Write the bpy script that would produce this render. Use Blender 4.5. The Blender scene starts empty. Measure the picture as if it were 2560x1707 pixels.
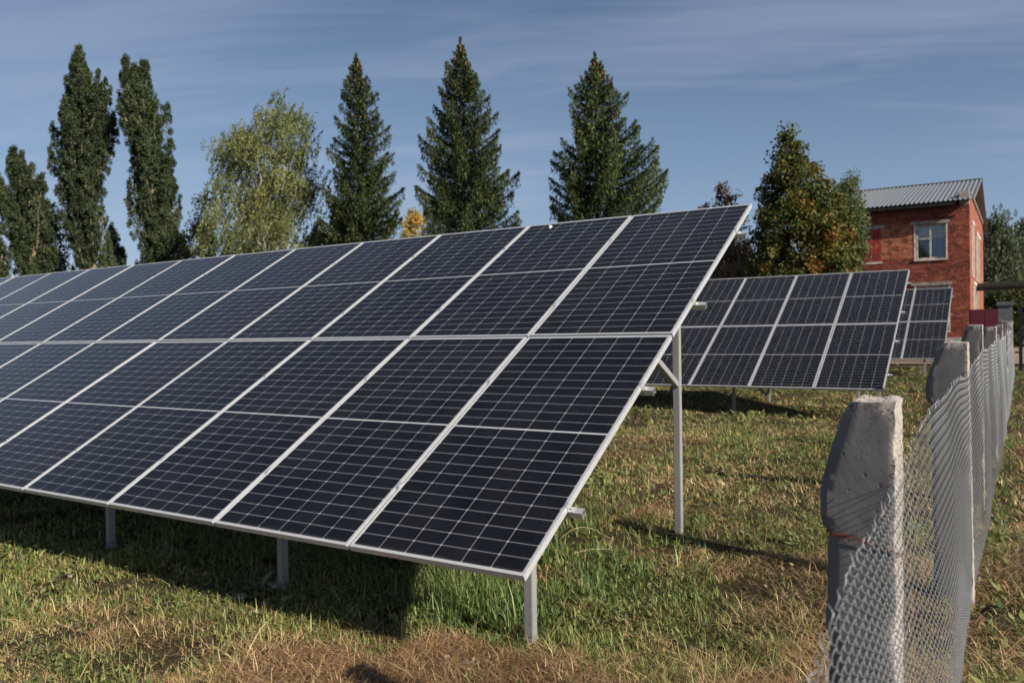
import bpy, bmesh, math, random
import numpy as np
from mathutils import Matrix, Vector, noise

# ------------------------------------------------------------------ camera, sky, sun, exposure
scene = bpy.context.scene
COL = scene.collection
RN = np.random.RandomState(7)
random.seed(7)

CAM_R = np.array([[0.84437544, 0.53555628, -0.01447726],
                  [-0.00774383, -0.01481924, -0.9998602],
                  [-0.53569595, 0.84436951, -0.00836574]])      # rows: right, down, forward
CAM_C = np.array([2.02248799, -3.26038406, 1.74040746])
FPX = 2016.3
cd = bpy.data.cameras.new('camera')
cam = bpy.data.objects.new('camera', cd)
COL.objects.link(cam)
cd.sensor_width = 36.0
cd.lens = 36.0 * FPX / 2560
cd.clip_start = 0.05
cd.clip_end = 1500
cd.dof.use_dof = True
cd.dof.focus_distance = 4.0
cd.dof.aperture_fstop = 3.5
cam.matrix_world = Matrix(((CAM_R[0][0], -CAM_R[1][0], -CAM_R[2][0], CAM_C[0]),
                           (CAM_R[0][1], -CAM_R[1][1], -CAM_R[2][1], CAM_C[1]),
                           (CAM_R[0][2], -CAM_R[1][2], -CAM_R[2][2], CAM_C[2]),
                           (0, 0, 0, 1)))
scene.camera = cam

scene.view_settings.view_transform = 'Standard'
scene.view_settings.look = 'None'
scene.view_settings.gamma = 1
scene.view_settings.exposure = 0.52
scene.cycles.max_bounces = 6
scene.cycles.diffuse_bounces = 3
scene.cycles.transparent_max_bounces = 8
scene.cycles.use_denoising = True

SUN = Vector((1.69, -0.41, 1.0)).normalized()
sl = bpy.data.lights.new('sun', 'SUN')
sl.energy = 5.0
sl.angle = math.radians(0.53)
sl.color = (1.0, 0.92, 0.80)
so = bpy.data.objects.new('sun', sl)
COL.objects.link(so)
so.rotation_euler = SUN.to_track_quat('Z', 'Y').to_euler()

world = bpy.data.worlds.new('World')
scene.world = world
world.use_nodes = True
wt = world.node_tree
wt.nodes.clear()


class NT:
    """small helper round a node tree"""
    def __init__(s, tree):
        s.t = tree

    def n(s, typ, **kw):
        nd = s.t.nodes.new(typ)
        for k, v in kw.items():
            if k.startswith('_'):
                setattr(nd, k[1:], v)
        return nd

    def link(s, a, b):
        s.t.links.new(a, b)

    def _in(s, sock, v):
        if isinstance(v, bpy.types.NodeSocket):
            s.t.links.new(v, sock)
        elif v is not None:
            sock.default_value = v

    def m(s, op, a, b=None, c=None, clamp=False):
        nd = s.t.nodes.new('ShaderNodeMath')
        nd.operation = op
        nd.use_clamp = clamp
        s._in(nd.inputs[0], a)
        if b is not None:
            s._in(nd.inputs[1], b)
        if c is not None:
            s._in(nd.inputs[2], c)
        return nd.outputs[0]

    def mix(s, f, a, b, mode='MIX'):
        nd = s.t.nodes.new('ShaderNodeMix')
        nd.data_type = 'RGBA'
        nd.blend_type = mode
        s._in(nd.inputs[0], f)
        s._in(nd.inputs[6], a if isinstance(a, bpy.types.NodeSocket) else (*a, 1) if len(a) == 3 else a)
        s._in(nd.inputs[7], b if isinstance(b, bpy.types.NodeSocket) else (*b, 1) if len(b) == 3 else b)
        return nd.outputs[2]

    def ramp(s, f, stops, interp='LINEAR'):
        nd = s.t.nodes.new('ShaderNodeValToRGB')
        nd.color_ramp.interpolation = interp
        while len(nd.color_ramp.elements) < len(stops):
            nd.color_ramp.elements.new(0.5)
        for e, (p, c) in zip(nd.color_ramp.elements, stops):
            e.position = p
            e.color = (c, c, c, 1) if not isinstance(c, tuple) else (*c, 1)
        s._in(nd.inputs[0], f)
        return nd.outputs[0]

    def noise(s, vec, scale, detail=4, rough=0.55, dist=0.0):
        nd = s.t.nodes.new('ShaderNodeTexNoise')
        nd.inputs['Scale'].default_value = scale
        nd.inputs['Detail'].default_value = detail
        nd.inputs['Roughness'].default_value = rough
        nd.inputs['Distortion'].default_value = dist
        if vec is not None:
            s.t.links.new(vec, nd.inputs['Vector'])
        return nd.outputs['Fac']

    def mapping(s, vec, scale=(1, 1, 1), rot=(0, 0, 0), loc=(0, 0, 0)):
        nd = s.t.nodes.new('ShaderNodeMapping')
        nd.inputs['Scale'].default_value = scale
        nd.inputs['Rotation'].default_value = rot
        nd.inputs['Location'].default_value = loc
        s.t.links.new(vec, nd.inputs['Vector'])
        return nd.outputs[0]

    def xyz(s, vec):
        nd = s.t.nodes.new('ShaderNodeSeparateXYZ')
        s.t.links.new(vec, nd.inputs[0])
        return nd.outputs

    def comb(s, x, y, z):
        nd = s.t.nodes.new('ShaderNodeCombineXYZ')
        for i, v in enumerate((x, y, z)):
            s._in(nd.inputs[i], v)
        return nd.outputs[0]


W = NT(wt)
sky = W.n('ShaderNodeTexSky')
sky.sky_type = 'NISHITA'
sky.sun_disc = False
sky.sun_elevation = math.asin(SUN.z)
sky.sun_rotation = math.atan2(SUN.x, SUN.y)
sky.air_density = 1.0
sky.dust_density = 0.25
sky.ozone_density = 2.6
tc = W.n('ShaderNodeTexCoord')
dx, dy, dz = W.xyz(tc.outputs['Generated'])
# cirrus: a noise sheet high overhead, reached by each direction (x/z, y/z)
zz = W.m('MAXIMUM', W.m('ADD', dz, 0.10), 0.03)
cu = W.m('DIVIDE', dx, zz)
cv = W.m('DIVIDE', dy, zz)
pv = W.comb(cu, cv, 0.0)
warp = W.noise(W.mapping(pv, (0.7, 0.7, 1)), 1.0, 3, 0.5)
pw = W.comb(W.m('ADD', cu, W.m('MULTIPLY', warp, 1.5)), W.m('ADD', cv, W.m('MULTIPLY', warp, 1.1)), 0.0)
pr = W.mapping(pw, (1, 1, 1), (0, 0, math.radians(-27)))
streak = W.noise(W.mapping(pr, (0.30, 1.25, 1)), 1.0, 7, 0.56, 0.5)
fine = W.noise(W.mapping(pr, (1.1, 6.5, 1)), 1.0, 6, 0.6, 0.8)
big = W.noise(W.mapping(pv, (0.35, 0.5, 1), (0, 0, 0.2), (3.1, 1.7, 0)), 1.0, 2, 0.5)
cf = W.m('ADD', W.m('MULTIPLY', streak, 0.72), W.m('MULTIPLY', fine, 0.18))
cf = W.m('ADD', cf, W.m('MULTIPLY', W.m('SUBTRACT', big, 0.5), 0.75))
cf = W.ramp(cf, [(0.34, 0.0), (0.50, 0.42), (0.66, 1.0)], 'EASE')
cloudcol = (6.0, 6.9, 9.0)
veilcol = (4.7, 6.4, 9.8)
# thin veil that thickens towards the horizon
veil = W.m('MULTIPLY', W.m('POWER', W.m('SUBTRACT', 1.0, W.m('MAXIMUM', dz, 0.0)), 4.6), 0.80)
skyc = W.mix(veil, sky.outputs[0], veilcol)
skyc = W.mix(W.m('MULTIPLY', cf, 0.70), skyc, cloudcol)
bg = W.n('ShaderNodeBackground')
bg.inputs['Strength'].default_value = 0.05
W.link(skyc, bg.inputs['Color'])
wo = W.n('ShaderNodeOutputWorld')
W.link(bg.outputs[0], wo.inputs['Surface'])

# ------------------------------------------------------------------ helpers


def at(px, py, depth):
    """world point seen at that place of the photograph, so many metres along the viewing axis"""
    d = CAM_R.T @ np.array([(px - 1280) / FPX, (py - 853.5) / FPX, 1.0])
    return CAM_C + d * depth


def gz(x, y):
    z = np.interp(y, [-300, -6, -0.6, 0.6, 2.9, 12.3, 24.5, 34, 45, 2000], [-0.1, -0.1, 0.0, 0.012, 0.150, 0.186, 0.315, 0.46, 0.61, 0.61]) + 0.02 * np.sin(np.asarray(x) * 1.3 + 0.4) * np.sin(np.asarray(y) * 1.1 + 1.0) \
        + 0.012 * np.sin(np.asarray(x) * 3.1 + np.asarray(y) * 2.3)
    return z - 0.012


def tag(o, label=None, cat=None, group=None, kind=None):
    if label: o['label'] = label
    if cat: o['category'] = cat
    if group: o['group'] = group
    if kind: o['kind'] = kind
    return o


def empty(name, loc, rz=0.0):
    o = bpy.data.objects.new(name, None)
    COL.objects.link(o)
    o.location = loc
    o.rotation_euler = (0, 0, rz)
    o.empty_display_size = 0.2
    return o


def copy_tree(o, parent=None):
    c = o.copy()
    COL.objects.link(c)
    c.parent = parent
    for ch in list(o.children):
        copy_tree(ch, c)
    return c


def link_mesh(name, me, mat, parent=None, loc=None):
    o = bpy.data.objects.new(name, me)
    COL.objects.link(o)
    if mat is not None:
        me.materials.append(mat)
    if parent is not None:
        o.parent = parent
    if loc is not None:
        o.location = loc
    return o


def np_mesh(name, V, F, colors=None, smooth=False):
    """V (n,3); F list of (k,m) index arrays, one per polygon size"""
    me = bpy.data.meshes.new(name)
    V = np.asarray(V, np.float32)
    if isinstance(F, np.ndarray):
        F = [F]
    F = [f for f in F if len(f)]
    nl = sum(f.size for f in F)
    npoly = sum(len(f) for f in F)
    me.vertices.add(len(V))
    me.vertices.foreach_set('co', V.ravel())
    me.loops.add(nl)
    me.loops.foreach_set('vertex_index', np.concatenate([f.ravel() for f in F]).astype(np.int32))
    me.polygons.add(npoly)
    starts, s0 = [], 0
    for f in F:
        starts.append(s0 + np.arange(len(f)) * f.shape[1])
        s0 += f.size
    me.polygons.foreach_set('loop_start', np.concatenate(starts).astype(np.int32))
    if smooth:
        me.polygons.foreach_set('use_smooth', np.ones(npoly, bool))
    me.update(calc_edges=True)
    if colors is not None:
        a = me.color_attributes.new('col', 'FLOAT_COLOR', 'POINT')
        c = np.ones((len(V), 4), np.float32)
        c[:, :3] = colors
        a.data.foreach_set('color', c.ravel())
    return me


class MB:
    """collects boxes, tubes and prisms, and links them as one mesh"""
    def __init__(s):
        s.v, s.f = [], []

    def add(s, vs, fs):
        o = len(s.v)
        s.v += [tuple(map(float, v)) for v in vs]
        s.f += [tuple(i + o for i in f) for f in fs]
        return s

    def box(s, a, b, M=None):
        (x0, y0, z0), (x1, y1, z1) = a, b
        vs = [(x0, y0, z0), (x1, y0, z0), (x1, y1, z0), (x0, y1, z0), (x0, y0, z1), (x1, y0, z1), (x1, y1, z1), (x0, y1, z1)]
        if M is not None:
            vs = [tuple(M @ Vector(v)) for v in vs]
        return s.add(vs, [(0, 3, 2, 1), (4, 5, 6, 7), (0, 1, 5, 4), (1, 2, 6, 5), (2, 3, 7, 6), (3, 0, 4, 7)])

    def beam(s, p, q, w, h, up=(0, 0, 1)):
        p, q = Vector(p), Vector(q)
        d = (q - p)
        L = d.length
        d.normalize()
        side = d.cross(Vector(up)).normalized()
        u = side.cross(d).normalized()
        M = Matrix((( side.x, d.x, u.x, p.x), (side.y, d.y, u.y, p.y), (side.z, d.z, u.z, p.z), (0, 0, 0, 1)))
        return s.box((-w / 2, 0, -h / 2), (w / 2, L, h / 2), M)

    def tube(s, pts, r, n=8, caps=True):
        pts = [Vector(p) for p in pts]
        rs = r if hasattr(r, '__len__') else [r] * len(pts)
        rings = []
        ref = Vector((0.13, 0.27, 0.95))
        for i, p in enumerate(pts):
            d = (pts[min(i + 1, len(pts) - 1)] - pts[max(i - 1, 0)]).normalized()
            a = d.cross(ref)
            if a.length < 1e-3:
                a = d.cross(Vector((1, 0, 0)))
            a.normalize()
            b = d.cross(a)
            rings.append([p + (a * math.cos(t) + b * math.sin(t)) * rs[i] for t in [2 * math.pi * k / n for k in range(n)]])
        vs = [v for ring in rings for v in ring]
        fs = [(i * n + k, i * n + (k + 1) % n, (i + 1) * n + (k + 1) % n, (i + 1) * n + k)
              for i in range(len(pts) - 1) for k in range(n)]
        if caps:
            fs += [tuple(range(n - 1, -1, -1)), tuple((len(pts) - 1) * n + k for k in range(n))]
        return s.add(vs, fs)

    def prism(s, poly, y0, y1):
        """polygon in x,z swept along y"""
        n = len(poly)
        vs = [(x, y0, z) for x, z in poly] + [(x, y1, z) for x, z in poly]
        fs = [tuple(range(n)), tuple(range(2 * n - 1, n - 1, -1))] + [((i + 1) % n, i, n + i, n + (i + 1) % n) for i in range(n)]
        return s.add(vs, fs)

    def build(s, name, mat, parent=None, loc=None, bevel=0.0, smooth=False, fix=True):
        me = bpy.data.meshes.new(name)
        me.from_pydata(s.v, [], s.f)
        if fix or bevel:
            bm = bmesh.new()
            bm.from_mesh(me)
            bmesh.ops.recalc_face_normals(bm, faces=bm.faces)
            if bevel:
                bmesh.ops.bevel(bm, geom=list(bm.edges), offset=bevel, segments=2, affect='EDGES', clamp_overlap=True)
            bm.to_mesh(me)
            bm.free()
        if smooth:
            for p in me.polygons:
                p.use_smooth = True
        return link_mesh(name, me, mat, parent, loc)


def new_mat(name):
    m = bpy.data.materials.new(name)
    m.use_nodes = True
    t = m.node_tree
    t.nodes.clear()
    N = NT(t)
    out = N.n('ShaderNodeOutputMaterial')
    return m, N, out


def principled(N, out, base, rough=0.6, metal=0.0, spec=0.5, bump=None, bstr=0.3, bdist=0.01):
    b = N.n('ShaderNodeBsdfPrincipled')
    N._in(b.inputs['Base Color'], base if isinstance(base, bpy.types.NodeSocket) else (*base, 1))
    N._in(b.inputs['Roughness'], rough)
    N._in(b.inputs['Metallic'], metal)
    b.inputs['Specular IOR Level'].default_value = spec
    if bump is not None:
        bp = N.n('ShaderNodeBump')
        bp.inputs['Strength'].default_value = bstr
        bp.inputs['Distance'].default_value = bdist
        N.link(bump, bp.inputs['Height'])
        N.link(bp.outputs[0], b.inputs['Normal'])
    N.link(b.outputs[0], out.inputs['Surface'])
    return b


def leaf_material(name, trans=0.35, rough=0.6, gloss=0.25):
    m, N, out = new_mat(name)
    a = N.n('ShaderNodeAttribute')
    a.attribute_name = 'col'
    p = N.n('ShaderNodeBsdfPrincipled')
    N.link(a.outputs['Color'], p.inputs['Base Color'])
    p.inputs['Roughness'].default_value = rough
    p.inputs['Specular IOR Level'].default_value = gloss
    tr = N.n('ShaderNodeBsdfTranslucent')
    N.link(N.mix(1.0, a.outputs['Color'], (1.15, 1.2, 0.7), 'MULTIPLY'), tr.inputs['Color'])
    mx = N.n('ShaderNodeMixShader')
    mx.inputs[0].default_value = trans
    N.link(p.outputs[0], mx.inputs[1])
    N.link(tr.outputs[0], mx.inputs[2])
    N.link(mx.outputs[0], out.inputs['Surface'])
    return m


def simple(name, c, rough=0.6, metal=0.0, var=0.15, scale=8.0, spec=0.5, bstr=0.15, bdist=0.004):
    m, N, out = new_mat(name)
    t = N.n('ShaderNodeTexCoord')
    nz = N.noise(t.outputs['Object'], scale, 6, 0.6)
    c0 = tuple(x * (1 - var * 1.6) for x in c)
    c1 = tuple(min(1, x * (1 + var)) for x in c)
    principled(N, out, N.mix(N.ramp(nz, [(0.3, 0.0), (0.7, 1.0)]), c0, c1), rough, metal, spec, nz, bstr, bdist)
    return m


LEAF = leaf_material('leaf', 0.20)
NEEDLE = leaf_material('needles', 0.12, 0.7, 0.2)
GRASSM = leaf_material('grass_blade', 0.22, 0.5, 0.35)
ALU = simple('anodised_aluminium', (0.58, 0.58, 0.59), 0.38, 0.35, 0.06, 25)
GALV = simple('galvanised_rail', (0.60, 0.60, 0.60), 0.33, 0.55, 0.12, 40)
PAINT = simple('grey_painted_steel', (0.29, 0.286, 0.285), 0.45, 0.1, 0.05, 6)
CONC_FOOT = simple('rough_concrete', (0.33, 0.32, 0.30), 0.95, 0, 0.3, 20, 0.2, 0.6, 0.01)
DARKSTEEL = simple('dark_rusty_steel', (0.014, 0.010, 0.009), 0.8, 0.2, 0.5, 5)
BLACKPAINT = simple('black_painted_steel', (0.012, 0.013, 0.016), 0.5, 0.2, 0.2, 6)
RUST = simple('rusty_wire', (0.16, 0.05, 0.025), 0.9, 0.2, 0.4, 30)
WIRE = simple('zinc_wire', (0.30, 0.31, 0.32), 0.42, 0.5, 0.12, 60)
BARK = simple('grey_bark', (0.10, 0.08, 0.06), 0.95, 0, 0.4, 3, 0.2, 0.6, 0.03)
BARKB = simple('birch_bark', (0.50, 0.47, 0.42), 0.8, 0, 0.45, 4, 0.2, 0.4, 0.01)
BARKP = simple('pale_poplar_bark', (0.28, 0.21, 0.14), 0.9, 0, 0.35, 3, 0.2, 0.5, 0.02)
CONEM = simple('cone_scales', (0.30, 0.13, 0.055), 0.8, 0, 0.3, 12)
MAROON = simple('maroon_sheet_metal', (0.13, 0.022, 0.030), 0.4, 0.1, 0.1, 4)
WOODW = simple('weathered_white_wood', (0.50, 0.45, 0.38), 0.8, 0, 0.35, 9, 0.2, 0.3, 0.004)
WHITEWALL = simple('chipped_whitewash', (0.62, 0.52, 0.45), 0.9, 0, 0.3, 3)
LINTEL = simple('concrete_lintel', (0.33, 0.285, 0.24), 0.9, 0, 0.3, 7, 0.2, 0.4, 0.01)
PLINTH = simple('grey_plinth_render', (0.36, 0.35, 0.33), 0.9, 0, 0.15, 3, 0.2, 0.3, 0.01)
STONE = simple('pale_stone', (0.30, 0.28, 0.25), 0.9, 0, 0.35, 12, 0.2, 0.5, 0.01)
STRAW = simple('dry_straw', (0.55, 0.40, 0.22), 0.7, 0, 0.2, 30)
STICK = simple('grey_dead_wood', (0.27, 0.24, 0.21), 0.9, 0, 0.35, 30, 0.2, 0.5, 0.004)
BLACKIN = simple('dark_interior', (0.012, 0.011, 0.010), 0.9, 0, 0.2, 2)
DROP = simple('bird_dropping', (0.75, 0.74, 0.68), 0.7, 0, 0.1, 60)

# ------------------------------------------------------------------ ground
m, N, out = new_mat('dry_soil_and_thatch')
t = N.n('ShaderNodeTexCoord')
P = t.outputs['Object']
n1 = N.noise(P, 0.9, 5, 0.6)
n2 = N.noise(P, 28, 6, 0.7)
n3 = N.noise(N.mapping(P, (1, 1, 1)), 120, 4, 0.7)
c = N.mix(N.ramp(n2, [(0.3, 0.0), (0.72, 1.0)]), (0.018, 0.012, 0.008), (0.10, 0.062, 0.036))
g = N.mix(N.ramp(n2, [(0.3, 0.0), (0.7, 1.0)]), (0.010, 0.013, 0.006), (0.055, 0.055, 0.022))
c = N.mix(N.ramp(n1, [(0.38, 0.0), (0.60, 1.0)]), c, g)
c = N.mix(N.ramp(n3, [(0.55, 0.0), (0.8, 0.6)]), c, (0.26, 0.18, 0.10))
principled(N, out, c, 0.95, 0, 0.15, N.m('ADD', n2, N.m('MULTIPLY', n3, 0.4)), 0.9, 0.03)
SOIL = m

xs = np.unique(np.concatenate([-np.geomspace(6, 900, 26) - 0, np.linspace(-6, 6, 61), np.geomspace(6, 900, 26)]))
ys = np.unique(np.concatenate([-np.geomspace(6, 300, 14), np.linspace(-6, 14, 101), np.geomspace(14, 1200, 40)]))
gx, gy = np.meshgrid(xs, ys)
zg = gz(gx, gy)
flat = 0.61
V = np.stack([gx.ravel(), gy.ravel(), zg.ravel()], 1)
nx, ny = len(xs), len(ys)
ii, jj = np.meshgrid(np.arange(nx - 1), np.arange(ny - 1))
a = (jj * nx + ii).ravel()
F = np.stack([a, a + 1, a + nx + 1, a + nx], 1)
ground = link_mesh('ground', np_mesh('ground', V, F, smooth=True), SOIL)
tag(ground, 'mown field soil under the solar arrays', None, None, 'structure')

m, N, out = new_mat('packed_dirt')
t = N.n('ShaderNodeTexCoord')
n1 = N.noise(N.mapping(t.outputs['Object'], (0.5, 2.5, 1)), 1.0, 6, 0.65)
n2 = N.noise(t.outputs['Object'], 9, 5, 0.6)
c = N.mix(n1, (0.16, 0.11, 0.085), (0.36, 0.27, 0.22))
c = N.mix(N.m('MULTIPLY', n2, 0.5), c, (0.20, 0.17, 0.14))
principled(N, out, c, 0.95, 0, 0.15, n2, 0.6, 0.03)
rx = np.linspace(-60, 60, 61)
ry = np.linspace(30.2, 62, 18)
gx, gy = np.meshgrid(rx, ry)
wav = 0.35 * np.sin(gx * 0.7) + 0.2 * np.sin(gx * 1.9)
gy2 = gy + np.where(gy < 30.5, wav, 0)
zz_ = np.where(gy2 > 45, flat, 0.0135 * gy2) + 0.045
V = np.stack([gx.ravel(), gy2.ravel(), zz_.ravel()], 1)
ii, jj = np.meshgrid(np.arange(60), np.arange(17))
a = (jj * 61 + ii).ravel()
F = np.stack([a, a + 1, a + 62, a + 61], 1)
tag(link_mesh('dirt_road', np_mesh('dirt_road', V, F), m), 'packed dirt yard in front of the brick building', None, None, 'structure')

# ------------------------------------------------------------------ solar arrays
PW, PH, GAP = 1.133, 2.256, 0.02
TILT = math.radians(30.168)
H0 = 0.59
m, N, out = new_mat('solar_cells_under_glass')
t = N.n('ShaderNodeTexCoord')
x, y, z = N.xyz(t.outputs['Object'])
mx, my = 0.019, 0.021
pcx = (PW - 2 * mx) / 6
half = PH / 2
gapc = 0.012
pcy = (half - my - gapc / 2) / 12
u = N.m('DIVIDE', N.m('SUBTRACT', x, mx), pcx)
yy = N.m('SUBTRACT', N.m('ABSOLUTE', N.m('SUBTRACT', y, half)), gapc / 2)
v = N.m('DIVIDE', yy, pcy)
fu = N.m('FRACT', u)
fv = N.m('FRACT', v)
du = N.m('MULTIPLY', N.m('MINIMUM', fu, N.m('SUBTRACT', 1.0, fu)), pcx)
dv = N.m('MULTIPLY', N.m('MINIMUM', fv, N.m('SUBTRACT', 1.0, fv)), pcy)
line = N.m('MAXIMUM', N.m('LESS_THAN', du, 0.00105), N.m('LESS_THAN', dv, 0.00085))
dia = N.m('LESS_THAN', N.m('ADD', du, dv), 0.0072)
line = N.m('MAXIMUM', line, dia)
line = N.m('MAXIMUM', line, N.m('LESS_THAN', yy, 0.0))
line = N.m('MAXIMUM', line, N.m('GREATER_THAN', N.m('ABSOLUTE', N.m('SUBTRACT', x, PW / 2)), PW / 2 - mx))
line = N.m('MAXIMUM', line, N.m('GREATER_THAN', N.m('ABSOLUTE', N.m('SUBTRACT', y, half)), half - my))
fb = N.m('FRACT', N.m('MULTIPLY', u, 10.0))
bus = N.m('LESS_THAN', N.m('ABSOLUTE', N.m('SUBTRACT', fb, 0.5)), 0.022)
pad = N.m('MULTIPLY', N.m('LESS_THAN', N.m('ABSOLUTE', N.m('SUBTRACT', fb, 0.5)), 0.06),
          N.m('LESS_THAN', N.m('ABSOLUTE', N.m('SUBTRACT', dv, 0.007)), 0.0015))
cellid = N.n('ShaderNodeTexWhiteNoise')
cellid.noise_dimensions = '3D'
oi = N.n('ShaderNodeObjectInfo')
N.link(N.comb(N.m('FLOOR', u), N.m('FLOOR', N.m('DIVIDE', N.m('SUBTRACT', y, my), pcy)), oi.outputs['Random']), cellid.inputs['Vector'])
cell = N.mix(cellid.outputs['Value'], (0.0030, 0.0034, 0.0052), (0.0055, 0.0060, 0.0082))
cell = N.mix(N.m('MULTIPLY', bus, 0.35), cell, (0.13, 0.135, 0.15))
cell = N.mix(N.m('MULTIPLY', pad, 0.5), cell, (0.35, 0.35, 0.36))
col = N.mix(line, cell, (0.42, 0.42, 0.43))
dust = N.noise(N.comb(x, N.m('MULTIPLY', y, 0.6), oi.outputs['Random']), 3.0, 5, 0.6)
speck = N.noise(t.outputs['Object'], 170, 2, 0.6)
col = N.mix(N.m('MULTIPLY', N.ramp(dust, [(0.35, 0.0), (0.8, 1.0)]), 0.016), col, (0.45, 0.43, 0.40))
edge = N.ramp(N.m('ADD', y, N.m('MULTIPLY', dust, 0.05)), [(0.035, 0.14), (0.065, 0.0)])
col = N.mix(edge, col, (0.35, 0.31, 0.26))
col = N.mix(N.m('MULTIPLY', N.m('GREATER_THAN', speck, 0.735), 0.4), col, (0.45, 0.44, 0.42))
b = principled(N, out, col, N.m('ADD', 0.09, N.m('MULTIPLY', dust, 0.14)), 0.0, 0.25)
CELLS = m


def make_panel():
    """laminate (the panel's own mesh) and its aluminium frame; origin at the lower left corner, glass in the x-y plane"""
    p = MB().box((0.006, 0.006, -0.006), (PW - 0.006, PH - 0.006, -0.0022)).build('solar_panel', CELLS)
    f = MB()
    lip, dep, wall = 0.0115, 0.035, 0.002
    # mitred lips and side walls
    def ring(z0, z1, inner):
        o = [(0, 0), (PW, 0), (PW, PH), (0, PH)]
        i = [(inner, inner), (PW - inner, inner), (PW - inner, PH - inner), (inner, PH - inner)]
        vs = [(*q, z1) for q in o] + [(*q, z1) for q in i] + [(*q, z0) for q in o] + [(*q, z0) for q in i]
        fs = []
        for k in range(4):
            k2 = (k + 1) % 4
            fs += [(k, k2, 4 + k2, 4 + k), (4 + k, 4 + k2, 12 + k2, 12 + k), (12 + k, 12 + k2, 8 + k2, 8 + k), (8 + k, 8 + k2, k2, k)]
        f.add(vs, fs)
    ring(-0.0021, 0.0, lip)
    ring(-0.0160, -0.0022, wall)
    ring(-0.0185, -0.0161, wall + 0.0012)
    ring(-0.0330, -0.0186, wall)
    ring(-dep, -0.0331, 0.028)
    f.build('frame', ALU, p)
    MB().box((0.01, 0.01, -0.0085), (PW - 0.01, PH - 0.01, -0.0062)).build('backsheet', simple('white_backsheet', (0.6, 0.6, 0.6), 0.6), p)
    MB().box((PW / 2 - 0.06, PH / 2 - 0.03, -0.025), (PW / 2 + 0.06, PH / 2 + 0.03, -0.009)).build('junction_box', BLACKPAINT, p)
    return p


PANEL = make_panel()
first_panel = [True]


def use_panel(parent, x, s, rng):
    if first_panel[0]:
        first_panel[0] = False
        p = PANEL
        p.parent = parent
    else:
        p = copy_tree(PANEL, parent)
    jz = rng.uniform(-0.0012, 0.0012)
    p.location = (x, s * math.cos(TILT), H0 + s * math.sin(TILT) + jz)
    p.rotation_euler = (TILT + rng.uniform(-0.0011, 0.0011), rng.uniform(-0.0011, 0.0011), 0)
    return p


RAILS = (0.517, 1.656, 2.758, 3.986)


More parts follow.
